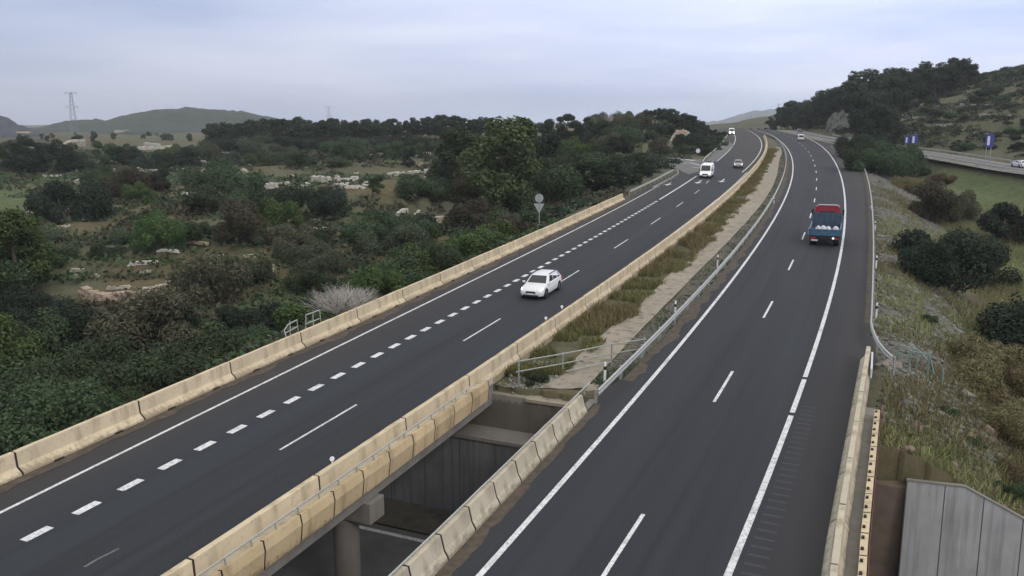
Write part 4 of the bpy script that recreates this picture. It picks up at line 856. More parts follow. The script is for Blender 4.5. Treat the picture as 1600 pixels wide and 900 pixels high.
for pa, pb, hp, mt in [((415,296),(432,296),7,'stone_pale'),((450,291),(482,290),6,'stone_pale'),((488,287),(516,286),8,'stone_pale'),((525,284),(558,281),9,'stone_pale'),((520,300),(575,294),7,'stone_pale'),((605,276),(625,274),5,'stone_pale'),((628,275),(662,272),5,'stone_pale'),((662,273),(696,270),7,'stone_pale'),((660,285),(695,282),7,'stone_pink'),((662,351),(722,347),9,'stone'),((620,340),(655,334),5,'stone_pale'),
    ((152,284),(222,275),10,'stone_pink'),((120,290),(165,286),6,'stone'),((150,312),(166,308),7,'stone'),((284,308),(300,306),6,'stone_pale'),((300,276),(330,270),5,'stone'),((345,270),(385,274),7,'stone'),((215,235),(268,232),4,'stone_pale'),((100,236),(130,228),8,'stone'),((180,209),(205,207),3,'stone'),((500,238),(540,234),8,'stone'),((600,232),(615,236),5,'stone_pale'),((675,230),(688,232),5,'stone_pale'),((410,233),(424,232),3,'stone_pale'),((425,254),(440,253),3,'stone'),
    ((130,464),(205,476),15,'stone_pink'),((205,464),(262,452),7,'stone'),((140,512),(188,500),6,'stone_pale'),((40,488),(80,512),7,'stone'),((260,446),(312,440),5,'stone'),((200,418),(248,414),5,'stone_pale'),((110,428),(135,426),5,'stone'),((320,462),(360,455),5,'stone'),((218,432),(236,430),4,'stone'),((330,404),(350,402),4,'stone'),((380,404),(400,402),4,'stone'),((440,403),(475,399),6,'stone_pale'),((452,412),(466,411),4,'stone'),((880,234),(898,230),6,'stone'),((850,312),(880,300),9,'stone'),((640,248),(672,246),5,'stone'),((40,330),(60,334),6,'stone_pale'),((930,226),(975,222),4,'stone')]:
    stone_wall(pa, pb, hp, 'low broken dry stone terrace wall among the scrub of the left valley', mt, GW)
GH = 'stone terrace walls on the right hand hill'
for pa, pb, hp in [((1410,165),(1436,163),4),((1436,167),(1470,162),3),((1408,190),(1452,187),3),((1452,200),(1490,198),3),((1412,215),(1450,212),2.5),((1405,185),(1440,183),2),((1430,130),(1440,132),6),((1455,131),(1475,129),4),((1490,140),(1520,139),3),((1530,182),(1580,184),2.5),((1500,165),(1550,166),2.5),((1520,210),(1575,213),2.5)]:
    stone_wall(pa, pb, hp, 'pale line of a dry stone terrace wall on the dark hill at the right', 'stone', GH)
# rock cutting face beside the right pines and ochre cut on the knoll
def rock_face(pa, pb, hpx, label, mat='rock', lean=.5):
    a = np.array(ground(*pa)); b = np.array(ground(*pb)); k = math.hypot(*((a+b)/2)[:2]); hh = hpx/F*k; nu, nv = 40, 14; V = []
    for j in range(nv):
        for i in range(nu):
            f, g_ = i/(nu-1), j/(nv-1); q = a*(1-f)+b*f; e = math.sin(math.pi*min(1, max(0, f)))**.5; d_ = np.array([q[0], q[1]])/np.linalg.norm(q[:2])
            r_ = (vnoise(i*1.7+j*.3, j*2.1, 3, 7)-.5)*hh*.35; q2 = q[:2]+d_*(g_*hh*lean+r_); V.append((q2[0], q2[1], q[2]-.6+hh*g_*e*(.85+.3*vnoise(i, 0, 4, 8))))
    i = (np.arange(nv-1)[:, None]*nu+np.arange(nu-1)[None]).ravel(); V = np.array(V); o_ = V.mean(0); V = V-o_
    o = mesh_np('rock_face', V, np.c_[i, i+1, i+nu+1, i+nu], M[mat], loc=tuple(o_)); tag(o, label, 'rock')
rock_face((1288,205), (1342,203), 30, 'sloping pale rock cutting beside the dark pines at the right of the far road', 'rubble'); rock_face((1046,222), (1084,216), 18, 'ochre rock cutting on the wooded knoll above the junction')

# ------------------------------------------------------------------ vegetation prototypes
def leaf_cloud(centers, radii, per, size, asp=1.6, up=.3, flat=1.0, rg=rng):
    """leaf-sized rhombic faces scattered in and on clumps; returns V, F, tint"""
    C = []; Rr = []
    for c, r in zip(centers, radii):
        n = per; d = rg.normal(size=(n, 3)); d /= np.linalg.norm(d, axis=1)[:, None]; rad = r*rg.uniform(.35, 1.08, n)**.6
        p = np.array(c)+d*rad[:, None]*np.array([1, 1, flat]); C.append(p); Rr.append(d)
    P = np.concatenate(C); D = np.concatenate(Rr); n = len(P)
    nrm = D+rg.normal(size=(n, 3))*.7+np.array([0, 0, up]); nrm /= np.linalg.norm(nrm, axis=1)[:, None]
    t = rg.normal(size=(n, 3)); t -= nrm*(t*nrm).sum(1)[:, None]; t /= np.linalg.norm(t, axis=1)[:, None]; b = np.cross(nrm, t)
    s = size*rg.uniform(.6, 1.4, n)[:, None]; V = np.stack([P-t*s*asp*.5, P-b*s*.5+nrm*s*.08, P+t*s*asp*.5, P+b*s*.5+nrm*s*.08], 1).reshape(-1, 3)
    Fq = np.arange(n*4).reshape(n, 4); tint = np.repeat(np.clip(rg.normal(.5, .25, n), 0, 1), 4); return V, Fq, np.c_[tint, tint, tint]
def limb_mesh(mb, p, d, ln, r, depth, rg, spread=.6, up=.15):
    q = Vector(p)+Vector(d)*ln; mb.tube(p, q, r, r*.62, 6 if r > .04 else 4, cap=False); tips = [q]
    if depth <= 0: return tips
    for k in range(rg.choice((2, 3, 3))):
        nd = (Vector(d)+Vector((rg.uniform(-1, 1), rg.uniform(-1, 1), rg.uniform(-.5, 1)))*spread+Vector((0, 0, up))).normalized(); tips += limb_mesh(mb, q-Vector(d)*ln*rg.uniform(0, .3), nd, ln*rg.uniform(.6, .85), r*.6, depth-1, rg, spread, up)
    return tips
def tree_proto(name, kind, seed, mat):
    rg = np.random.default_rng(seed); pr = random.Random(seed); mb = MB(); H = 10.
    root = empty(name); cen = []; rad = []
    if kind == 'pine':
        bend = Vector((pr.uniform(-.12, .12), pr.uniform(-.12, .12), 1)); mb.tube((0, 0, -1), bend*3.2, .24, .19, 8); mb.tube(bend*3.2, bend*7.5, .19, .1, 8)
        for k in range(19):
            z = pr.uniform(1.8, 9.0); a = pr.uniform(0, 6.28); ro = pr.uniform(.5, 3.0)*(1.0 if z < 8 else .6)*(.55 if z < 4.4 else 1); c = Vector((math.cos(a)*ro, math.sin(a)*ro, z))
            mb.tube(bend*max(2.5, z-1.3), c, .07, .03, 5); cen.append(c); rad.append(pr.uniform(.85, 1.5))
        cen.append(bend*8.9); rad.append(1.3); fl = .8; per = 330; sz = .27
    elif kind == 'tall':
        mb.tube((0, 0, -1), (0, 0, 4), .3, .2, 8); mb.tube((0, 0, 4), (.2, 0, 9), .2, .06, 8)
        for k in range(26):
            z = pr.uniform(1.2, 9.4); f = 1-abs(z-4.4)/6.2; a = pr.uniform(0, 6.28); ro = pr.uniform(.6, 3.8)*max(.22, f); c = Vector((math.cos(a)*ro, math.sin(a)*ro, z)); mb.tube((0, 0, max(.5, z-1.2)), c, .07, .025, 5); cen.append(c); rad.append(pr.uniform(.8, 1.5))
        fl = .9; per = 520; sz = .19
    else:
        mb.tube((0, 0, -1), (0, 0, 3), .3, .22, 8)
        for k in range(20):
            a = pr.uniform(0, 6.28); z = pr.uniform(1.2, 8.6); f = math.sqrt(max(.05, 1-((z-5)/4.6)**2)); ro = pr.uniform(.3, 1)*3.6*f; c = Vector((math.cos(a)*ro, math.sin(a)*ro, z)); mb.tube((0, 0, max(1.4, z-2)), c, .08, .03, 5); cen.append(c); rad.append(pr.uniform(.9, 1.6))
        fl = .85; per = 480; sz = .21
    mb.build('trunk', M['bark'], root, smooth=True); V, Fq, ti = leaf_cloud(cen, rad, per, sz, flat=fl, rg=rg); mesh_np('crown', V, Fq, mat, root, colr=ti); return root
def shrub_proto(name, seed, mat, lobes=11, W=2.2, Hh=2.4, per=1050, sz=.07, asp=1.8, flat=.9):
    rg = np.random.default_rng(seed); pr = random.Random(seed); mb = MB(); cen = []; rad = []
    for k in range(lobes):
        a = pr.uniform(0, 6.28); ro = W*math.sqrt(pr.random())*.8; z = pr.uniform(.25, 1)*Hh*(1-.45*(ro/W)**2); c = Vector((math.cos(a)*ro, math.sin(a)*ro, z*.8)); cen.append(c); rad.append(pr.uniform(.42, .85)*W/2.2); mb.tube((c.x*.15, c.y*.15, -.3), c, .05, .02, 5)
    root = empty(name); mb.build('stem', M['bark'], root); V, Fq, ti = leaf_cloud(cen, rad, per, sz, asp, .3, flat, rg); mesh_np('foliage', V, Fq, mat, root, colr=ti); return root
def bare_proto(name, seed, n=9, ln=1.0, depth=3, r=.05):
    pr = random.Random(seed); root = empty(name); mb = MB()
    for k in range(n):
        a = pr.uniform(0, 6.28); d = Vector((math.cos(a)*.55, math.sin(a)*.55, 1)).normalized(); limb_mesh(mb, (0, 0, -.2), d, ln, r, depth, pr, .75, .12)
    mb.build('branches', M['twig'], root); return root
PR = {}
def proto(key, root): PR.setdefault(key, []).append(root)
for s_ in range(4): proto('pine', tree_proto('pine_tree', 'pine', 100+s_, M['pine']))
for s_ in range(2): proto('tall', tree_proto('leafy_tree', 'tall', 120+s_, M['bright']))
for s_ in range(3): proto('round', tree_proto('leafy_tree', 'round', 130+s_, M['darkb']))
proto('roundb', tree_proto('leafy_tree', 'round', 151, M['tallgreen']))
for s_ in range(2): proto('roundg', tree_proto('leafy_tree', 'round', 140+s_, M['shrubg']))
for s_ in range(3): proto('shrub', shrub_proto('shrub', 200+s_, M['shrubg']))
for s_ in range(3): proto('olive', shrub_proto('shrub', 210+s_, M['olive']))
for s_ in range(2): proto('brown', shrub_proto('shrub', 220+s_, M['brown'], sz=.06, asp=3))
for s_ in range(3): proto('dark', shrub_proto('shrub', 230+s_, M['darkb'], lobes=14, per=1000))
for s_ in range(2): proto('bright', shrub_proto('shrub', 240+s_, M['bright']))
for s_ in range(2): proto('straw', shrub_proto('dry_bush', 250+s_, M['straw'], lobes=11, per=1300, sz=.028, asp=6, Hh=1.6))
for s_ in range(2): proto('bare', bare_proto('bare_bush', 260+s_, 40, .95, 3, .017))
proto('baretree', bare_proto('bare_tree', 270, 3, 2.6, 4, .12))
used = set()
def copy_tree(o, parent=None):
    c = o.copy(); col.objects.link(c)
    if parent: c.parent = parent
    for ch in o.children: copy_tree(ch, c)
    return c
def plant(key, x_, y_, s_, label, cat, group=None, sz=1.0, z_=None, sink=.1, which=None):
    lst = PR[key]; root = lst[(which if which is not None else random.randrange(len(lst))) % len(lst)]
    o = root if root.name not in used else copy_tree(root)
    used.add(root.name); used.add(o.name)
    z_ = float(height(x_, y_)) if z_ is None else z_
    o.location = (x_, y_, z_-sink*s_); o.rotation_euler = (0, 0, random.uniform(0, 6.28)); o.scale = (s_, s_, s_*sz); tag(o, label, cat, group); return o
def plant_px(key, px, base, top, label, cat, group=None, unit=10., sz=1., d=None, wide=1., which=None):
    if d is None: x_, y_, z_ = ground(px, base)
    else: y_ = d; x_ = (px-800)/F*(d*cp); z_ = float(height(x_, y_))
    k = y_*cp+(HC-z_)*sp; ztop = HC-(top-192)/F*k; hh = max(.5, ztop-z_); s_ = hh/unit
    o = plant(key, x_, y_, s_*wide, label, cat, group, sz/wide, z_, .02, which); return o

# skyline pine belt on the left
sky_top = np.array([(325,196),(345,192),(370,192),(395,188),(430,185),(460,184),(490,187),(520,186),(560,188),(580,187),(600,189),(630,186),(660,183),(685,180),(710,181),(740,182),(765,186)], float)
G1 = 'pines of the dark belt on the left skyline'
for px in np.arange(326, 770, 7.2):
    t_ = np.interp(px, sky_top[:, 0], sky_top[:, 1])+random.uniform(-3, 4); plant_px('pine', px+random.uniform(-3, 3), 0, t_, 'dark pine in the dense belt along the left skyline', 'tree', G1, d=random.uniform(340, 385), wide=1.15)
for px in np.arange(330, 760, 15): plant_px('dark', px+random.uniform(-5, 5), 0, random.uniform(208, 216), 'dark bush under the pine belt on the left skyline', 'bush', 'dark bushes below the pine belt', unit=2.4, d=random.uniform(325, 340), wide=1.3)
# big green tree and its neighbours
plant_px('roundb', 791, 335, 174, 'tallest full crowned yellowish green tree in the middle of the left valley', 'tree', d=138, wide=1.3)
plant_px('roundg', 725, 330, 192, 'broad dark green tree directly left of the tallest green tree', 'tree', d=165, wide=1.1); plant_px('round', 845, 330, 200, 'dark leafy tree directly right of the tallest green tree', 'tree', d=160, wide=1.2)
for px, t_, d, k in ((822,192,230,'pine'),(852,186,260,'pine'),(883,177,270,'pine'),(915,183,280,'pine'),(905,186,265,'round'),(940,184,290,'pine'),(975,183,300,'pine')):
    plant_px(k, px, 0, t_, 'round headed pine on the skyline between the tall green tree and the knoll', 'tree', 'skyline pines beside the knoll', d=d, wide=1.2)
plant_px('baretree', 961, 0, 164, 'leafless grey tree standing above the skyline left of the knoll', 'tree', d=285, unit=9.)
for px, t_ in zip(np.arange(990, 1126, 7), np.interp(np.arange(990, 1126, 7), [990, 1010, 1040, 1060, 1080, 1100, 1126], [178, 171, 168, 172, 181, 192, 206])):
    plant_px('pine' if random.random() < .6 else 'round', px, 0, t_+random.uniform(-1, 2), 'dark tree in the wood covering the knoll above the junction', 'tree', 'wood on the knoll', d=random.uniform(300, 322), wide=1.25)
for k in range(22):
    px = random.uniform(900, 1118); d = random.uniform(215, 285); x_ = (px-800)/F*d*cp
    if lef(d)-x_ < 7: continue
    plant('dark' if random.random() < .6 else 'brown', x_, d, random.uniform(1.2, 2.4), 'dark bush on the slope of the wooded knoll behind the junction', 'bush', 'bushes on the knoll slope')
for px, b_, t_ in [(1100,243,228),(1086,240,224),(1112,232,216),(1122,222,208),(1096,232,218),(1074,238,222),(1058,241,224),(1131,213,203),(1105,222,208),(1118,236,224),(1126,229,217),(1042,243,226)]:
    plant_px('shrub' if px % 4 else 'dark', px, b_, t_, 'green bush on the slope above the far left guardrail', 'bush', 'bushes above the far left guardrail', unit=2.4, wide=1.2)
for px, b_, t_, k in [(930,300,232,'roundg'),(985,288,232,'roundg'),(1012,277,243,'round'),(880,312,240,'roundg'),(955,296,246,'round'),(905,308,262,'round')]:
    plant_px(k, px, b_, t_, 'bushy dark green tree between the left carriageway guardrail and the knoll', 'tree', 'bushy trees near the junction', wide=1.5)
for px, t_, d in [(1152,202,430),(1162,201,440),(1174,200,450),(1186,200,450),(1198,199,440),(1208,197,420)]:
    plant_px('dark', px, 0, t_, 'dark bush just beyond the crest of the road', 'bush', 'bushes beyond the crest', unit=2.4, d=d, wide=1.5)
# hill at the right: pines on the crest and down to the road
G2 = 'pines on the crest of the right hand hill'
for px, t_, d in [(1345,112,330),(1362,109,340),(1378,107,345),(1392,109,340),(1405,114,335),(1418,115,340),(1432,107,345),(1444,97,345),(1458,99,350),(1472,102,350),(1486,92,350),(1496,93,345),(1508,104,350),(1525,116,340),(1550,118,340),(1572,112,330),(1588,108,330),(1600,108,330),(1615,110,330)]:
    plant_px('pine', px, 0, t_, 'dark pine standing on the crest of the terraced hill at the right', 'tree', G2, d=d, wide=1.35)
G3 = 'dark pines beside the far right bend'
for px, t_, d in [(1205,182,470),(1213,176,465),(1222,168,450),(1232,160,440),(1240,157,430),(1250,160,425),(1260,156,420),(1270,150,410),(1282,142,400),(1294,139,395),(1305,137,390),(1318,138,385),(1328,132,370),(1338,122,360),(1228,178,430),(1245,175,415),(1262,172,400),(1278,168,390)]:
    plant_px('pine', px, 0, t_, 'dark pine in the group beyond the far bend, right of the road', 'tree', G3, d=d, wide=1.3)
for px, t_, d in [(1350,146,275),(1366,138,272),(1382,134,276),(1396,141,275),(1372,158,255),(1355,166,255),(1392,166,258)]:
    plant_px('round', px, 0, t_, 'large dark evergreen in the clump in front of the terraced hill', 'tree', 'dark evergreen clump below the hill', d=d, wide=.95)
for k in range(42):
    px = random.uniform(1395, 1625); d = random.uniform(205, 340); x_ = (px-800)/F*d*cp
    if x_-XS(d) < 9: continue
    plant(random.choice(('dark', 'dark', 'brown', 'shrub')), x_, d, random.uniform(.7, 1.5), 'low dark bush on the terraces of the right hand hill', 'bush', 'terrace bushes on the right hand hill', .8)
for px, b_, t_, k in [(1350,268,212,'shrub'),(1368,272,214,'shrub'),(1388,275,210,'shrub'),(1405,274,216,'shrub'),(1420,276,222,'shrub'),(1332,245,206,'dark'),(1358,250,205,'dark')]:
    plant_px(k, px, b_, t_, 'dense green bush between the right guardrail and the side road', 'bush', 'bush clump beside the right guardrail', unit=2.4, wide=.9)
plant_px('dark', 1478, 452, 345, 'big round dark bush below the stony slope, right of the truck', 'bush', unit=2.35, wide=1.0)
plant_px('dark', 1440, 440, 362, 'left lobe of dark scrub beside the big round dark bush', 'bush', unit=2.35, wide=.9); plant_px('dark', 1528, 440, 372, 'right lobe of dark scrub beside the big round dark bush', 'bush', unit=2.35, wide=.9)
plant_px('brown', 1455, 346, 282, 'brown leafless scrub above the big dark bush', 'bush', unit=2.35, wide=.9); plant_px('brown', 1488, 343, 285, 'purple brown scrub beside the green field on the right', 'bush', unit=2.35, wide=.8)
plant_px('dark', 1585, 380, 306, 'dark bush at the right edge above the green field', 'bush', unit=2.35); plant_px('dark', 1570, 372, 340, 'low dark bush at the foot of the right edge bush', 'bush', unit=2.35)
plant_px('darkb' if False else 'dark', 1590, 560, 440, 'tall dark bush cut by the right edge of the view', 'bush', unit=2.35)  # takes the dark foliage shared by the other dark bushes
for px, b_, t_ in [(1535,600,520),(1565,640,560),(1505,565,515),(1580,690,610),(1590,760,710),(1420,300,272),(1468,288,268)]:
    plant_px('straw', px, b_, t_, 'straw coloured dry bush on the bank right of the right carriageway', 'bush', 'dry bushes on the right bank', unit=1.6)
for px, b_, t_ in [(1480,650,622),(1525,700,668),(1450,505,482),(1575,780,735)]:
    plant_px('shrub', px, b_, t_, 'small green shrub on the bank right of the right carriageway', 'bush', 'green shrubs on the right bank', unit=2.4)
# left valley scrub
clear = [(-20, 150, 272, 338), (85, 325, 400, 535), (20, 200, 470, 520), (150, 222, 262, 290), (280, 400, 262, 312), (400, 700, 264, 302), (60, 170, 318, 336), (205, 270, 226, 240), (335, 475, 398, 520), (640, 725, 332, 352), (130, 250, 200, 214)]
n_ = 0; tries = 0; spots = []
while n_ < 172 and tries < 9000:
    tries += 1
    if random.random() < .72: d = random.uniform(22, 120)
    else: d = random.uniform(120, 330)
    px = random.uniform(-60, 1010); x_ = (px-800)/F*d*cp*1.02; gap_ = float(lef(d))-x_
    s_ = random.uniform(.75, 1.5)*(1 if d < 120 else 1.4)
    if gap_ < 3.0+1.7*s_: continue
    tt = tcoord(x_, d)
    if -14 < tt < 1.5 and gap_ < 5: continue
    z_ = float(height(x_, d)); bx, by = project(x_, d, z_)
    if any(a < bx < b and c < by < e for a, b, c, e in clear) and random.random() < .93: continue
    if any((x_-a)**2+(d-b)**2 < (1.5*s_*(1 if d < 120 else 1.6))**2 for a, b in spots): continue
    spots.append((x_, d)); nv = vnoise(x_, d, 26, 77)
    key = 'dark' if nv < .3 else ('olive' if nv > .62 else 'shrub')
    r_ = random.random(); key = 'brown' if r_ < .05 and d > 62 else ('bright' if r_ < .2 else key)
    lab = {'dark': 'dark evergreen bush in the scrub of the left valley', 'olive': 'grey green bush in the scrub of the left valley', 'shrub': 'green bush in the scrub of the left valley', 'brown': 'brown withered bush in the scrub of the left valley', 'bright': 'yellow green bush in the scrub of the left valley'}[key]
    plant(key, x_, d, s_*1.55, lab, 'bush', key+' bushes of the left valley', random.uniform(.8, 1.15), z_); n_ += 1
rg_ = random.Random(5)
for k in range(46):                                # short pale wall stubs scattered between the bushes
    px_ = rg_.uniform(60, 760); py_ = rg_.choice((rg_.uniform(228, 300), rg_.uniform(228, 300), rg_.uniform(300, 470)))
    if py_ > 300 and px_ > 560: continue
    ln_ = rg_.uniform(12, 34)*(py_/300); stone_wall((px_, py_), (px_+ln_, py_+rg_.uniform(-3, 3)), rg_.uniform(2.5, 5), 'low broken dry stone terrace wall among the scrub of the left valley', rg_.choice(('stone', 'stone', 'stone_pale', 'stone_pink')), GW)
for px, b_, t_, k, lab in [(50,275,208,'round','dark tree at the left edge beside the green field'),(95,272,214,'round','second dark tree right of the left edge tree'),(20,270,216,'round','dark tree cut by the left edge of the view'),(165,262,216,'roundg','dark green tree above the ochre stone wall'),(200,258,222,'round','small dark tree right of the ochre stone wall'),(255,300,258,'round','dark round tree in the middle of the left valley'),(590,304,268,'roundg','bright round tree beside the pale stone walls'),(530,262,240,'olive','brownish grove tree behind the pale stone walls'),(640,262,232,'round','dark tree behind the pale stone walls'),(30,470,320,'tall','large yellowish green tree at the left edge of the view'),(60,430,350,'tall','second yellowish green tree near the left edge of the view'),(690,300,250,'round','dark tree left of the tall green tree base')]:
    plant_px(k, px, b_, t_, lab, 'bush' if k == 'olive' else 'tree', unit=2.4 if k == 'olive' else 10., wide=1.15)
plant_px('bare', 527, 0, 412, 'leafless pale twiggy shrub behind the left barrier near the railing', 'bush', d=55, unit=3.1, wide=1.75)
plant_px('bare', 125, 0, 640, 'small bare pale shrub behind the near left barrier', 'bush', d=44, unit=3.1, wide=1.0)
for k in range(30):
    px = random.uniform(-40, 335); d = random.uniform(430, 760); x_ = (px-800)/F*d*cp
    plant(random.choice(('pine', 'round', 'roundg')), x_, d, random.uniform(.3, .6), 'small far tree in the fields below the left hill', 'tree', 'far trees in the left fields', 1., sink=2.4)
# median shrubs at the bridge end
plant_px('shrub', 836, 600, 572, 'olive green shrub at the bridge end of the median', 'bush', unit=2.2, wide=1.1)

# ------------------------------------------------------------------ uncountable cover
def blades(name, P, hgt, wd, mat, label, lean=.5, cat='grass'):
    n = len(P); a = rng.uniform(0, 6.28, n); d = np.c_[np.cos(a), np.sin(a), np.zeros(n)]; l = rng.normal(size=(n, 3))*lean; l[:, 2] = 1; l /= np.linalg.norm(l, axis=1)[:, None]
    hh = (hgt*rng.uniform(.5, 1.4, n))[:, None]; ww = wd*rng.uniform(.6, 1.3, n)[:, None]
    V = np.stack([P-d*ww/2, P+d*ww/2, P+d*ww*.25+l*hh, P-d*ww*.25+l*hh], 1).reshape(-1, 3); ti = np.repeat(np.clip(rng.normal(.5, .28, n), 0, 1), 4)
    o = mesh_np(name, V, np.arange(4*n).reshape(n, 4), mat, colr=np.c_[ti, ti, ti]); return tag(o, label, cat, kind='stuff')
def scatter(n, fx, ya, yb, pw=1.0):
    y_ = ya+(yb-ya)*rng.random(n)**pw; lo_, hi_ = fx(y_); x_ = lo_+(hi_-lo_)*rng.random(n); return x_, y_
x_, y_ = scatter(60000, lambda y: (L_MB.x(y)+.42, CH_L.x(y)+.2+1.0*(vnoise(y*0, y, 2.2, 5)-.45)), 42.5, 250, 1.6); k = vnoise(x_, y_, 1.6, 8) > .45; x_, y_ = x_[k], y_[k]; P = np.c_[x_, y_, height(x_, y_)-.02]
yy_ = vnoise(x_, y_, 9, 4)+rng.normal(0, .12, len(x_)); sel = yy_ > .6
blades('median_grass', P[~sel], .40, .06, M['medgrass'], 'olive green grass growing along the median behind the barriers'); blades('dry_grass', P[sel], .6, .05, M['straw_pale'], 'straw coloured dry grass growing in patches along the median')
x_, y_ = scatter(9000, lambda y: (CH_R.x(y)+.05, L_MG.x(y)+.35), 41, 250, 1.7); k = vnoise(x_, y_, 1.2, 9) > .5; P = np.c_[x_[k], y_[k], height(x_[k], y_[k])-.02]; blades('verge_grass', P, .2, .05, M['shrubg'], 'thin dark weeds along the gravel beside the median guardrail')
x_, y_ = scatter(110000, lambda y: (rig(y)+.3, rig(y)+15+.25*y), 26, 150, 1.5); k = (tcoord(x_, y_) > .5) & (vnoise(x_, y_, 4, 21)+.3*np.clip((x_-rig(y_))/10, 0, 1)+.35*(y_ < 42) > .52); x_, y_ = x_[k], y_[k]
nn_ = vnoise(x_, y_, 8, 23)+rng.normal(0, .1, len(x_)); P = np.c_[x_, y_, height(x_, y_)-.03]
blades('bank_grass', P[nn_ < .5], .40, .06, M['medgrass'], 'green grass and weeds on the right bank'); blades('bank_straw', P[nn_ >= .5], .55, .05, M['straw'], 'dry straw grass on the right bank')
# low undergrowth between the bushes on the left
n_ = 90000; d_ = 34+300*rng.random(n_)**1.9; px = rng.uniform(-80, 1000, n_); x_ = (px-800)/F*d_*cp*1.02; k = (lef(d_)-x_ > 1.2) & (tcoord(x_, d_) > 1) & (vnoise(x_, d_, 7, 31) > .36); x_, d_ = x_[k], d_[k]; n_ = len(x_)
P = np.c_[x_, d_, height(x_, d_)]; P[:, 2] += rng.random(n_)*(.25+.6*vnoise(x_, d_, 5, 33)); nr = rng.normal(size=(n_, 3))+np.array([0, -.3, 1.0]); nr /= np.linalg.norm(nr, axis=1)[:, None]; t_ = rng.normal(size=(n_, 3)); t_ -= nr*(t_*nr).sum(1)[:, None]; t_ /= np.linalg.norm(t_, axis=1)[:, None]; b_ = np.cross(nr, t_)
s_ = ((.10+.0022*d_)*rng.uniform(.6, 1.4, n_))[:, None]; V = np.stack([P-t_*s_*1.1, P-b_*s_*.6, P+t_*s_*1.1, P+b_*s_*.6], 1); ti = np.clip(rng.normal(.5, .25, n_), 0, 1); nv = vnoise(x_, d_, 18, 35)+rng.normal(0, .08, n_)
for nm, sel, mt, lb_ in (('undergrowth', nv < .6, 'shrubg', 'low green undergrowth covering the ground of the left valley'), ('dry_undergrowth', nv >= .6, 'brown', 'low brown withered undergrowth in patches of the left valley')):
    v_ = V[sel].reshape(-1, 3); c_ = np.repeat(ti[sel], 4); o = mesh_np(nm, v_, np.arange(len(v_)).reshape(-1, 4), M[mt], colr=np.c_[c_, c_, c_]); tag(o, lb_, 'undergrowth', kind='stuff')
# rubble on the right bank and at the bridge end of the median
def rocks(name, x_, y_, size, mat, label):
    n = len(x_); z_ = height(x_, y_); base = np.array([(1,0,0),(0,1,0),(-1,0,0),(0,-1,0),(0,0,1),(0,0,-1)], float); tri = np.array([(0,1,4),(1,2,4),(2,3,4),(3,0,4),(1,0,5),(2,1,5),(3,2,5),(0,3,5)])
    s__ = size*np.exp(rng.normal(0, .45, n)); a = rng.uniform(0, 6.28, n); V = base[None]*rng.uniform(.6, 1.2, (n, 6, 3))+rng.normal(0, .18, (n, 6, 3)); V = V*s__[:, None, None]*np.array([1, .9, .65]); c, s = np.cos(a), np.sin(a)
    V2 = V.copy(); V2[..., 0] = V[..., 0]*c[:, None]-V[..., 1]*s[:, None]; V2[..., 1] = V[..., 0]*s[:, None]+V[..., 1]*c[:, None]; V2 += np.c_[x_, y_, z_+s__*.15][:, None, :]
    return tag(mesh_np(name, V2.reshape(-1, 3), (tri[None]+np.arange(n)[:, None, None]*6).reshape(-1, 3), mat), label, 'rubble', kind='stuff')
x_, y_ = scatter(5200, lambda y: (rig(y)+.25, rig(y)+4.5+.045*y), 36, 190, 1.5); k = tcoord(x_, y_) > .7; rocks('rubble', x_[k], y_[k], .14, M['rubble'], 'loose grey rubble covering the steep bank below the right guardrail')
x_, y_ = scatter(650, lambda y: (rig(y)+1, rig(y)+9), 28, 43, 1); k = tcoord(x_, y_) > .7; rocks('broken_stone', x_[k], y_[k], .13, M['red_rubble'], 'broken reddish stones on the bank above the wing wall')
x_, y_ = scatter(700, lambda y: (L_MB.x(y)+.6, CH_L.x(y)+.5), 40.6, 45, 1); k = tcoord(x_, y_) > .9; rocks('gravel', x_[k], y_[k], .09, M['rubble'], 'loose gravel at the bridge end of the median')
x_, y_ = scatter(3500, lambda y: (CH_R.x(y), L_MG.x(y)+.1), 41, 180, 1.6); rocks('median_gravel', x_, y_, .06, M['rubble'], 'small gravel strip beside the median guardrail')
# prototypes never planted would stand at the origin: none may stay
for lst in PR.values():
    for r_ in lst:
        if r_.name not in used:
            for c in list(r_.children): bpy.data.objects.remove(c)
            bpy.data.objects.remove(r_)

# ------------------------------------------------------------------ far scrub seen as one mass
def mounds(name, C, rad, per, mat, label):
    n = len(C); d = rng.normal(size=(n, per, 3)); d /= np.linalg.norm(d, axis=2)[..., None]; d[..., 2] = np.abs(d[..., 2]); r_ = rad[:, None, None]
    P = (C[:, None, :]+d*r_*np.array([1, 1, .75])*rng.uniform(.6, 1.05, (n, per, 1))).reshape(-1, 3); D = d.reshape(-1, 3); sz = np.repeat(rad*.17, per)[:, None]*rng.uniform(.6, 1.4, (n*per, 1)); m_ = len(P)
    nr = D+rng.normal(size=(m_, 3))*.6; nr /= np.linalg.norm(nr, axis=1)[:, None]; t_ = rng.normal(size=(m_, 3)); t_ -= nr*(t_*nr).sum(1)[:, None]; t_ /= np.linalg.norm(t_, axis=1)[:, None]; b_ = np.cross(nr, t_)
    V = np.stack([P-t_*sz, P-b_*sz*.7, P+t_*sz, P+b_*sz*.7], 1).reshape(-1, 3); ti = np.repeat(np.clip(np.repeat(rng.normal(.5, .16, n), per)+rng.normal(0, .2, m_), 0, 1), 4)
    return tag(mesh_np(name, V, np.arange(4*m_).reshape(m_, 4), mat, colr=np.c_[ti, ti, ti]), label, 'scrub', kind='stuff')
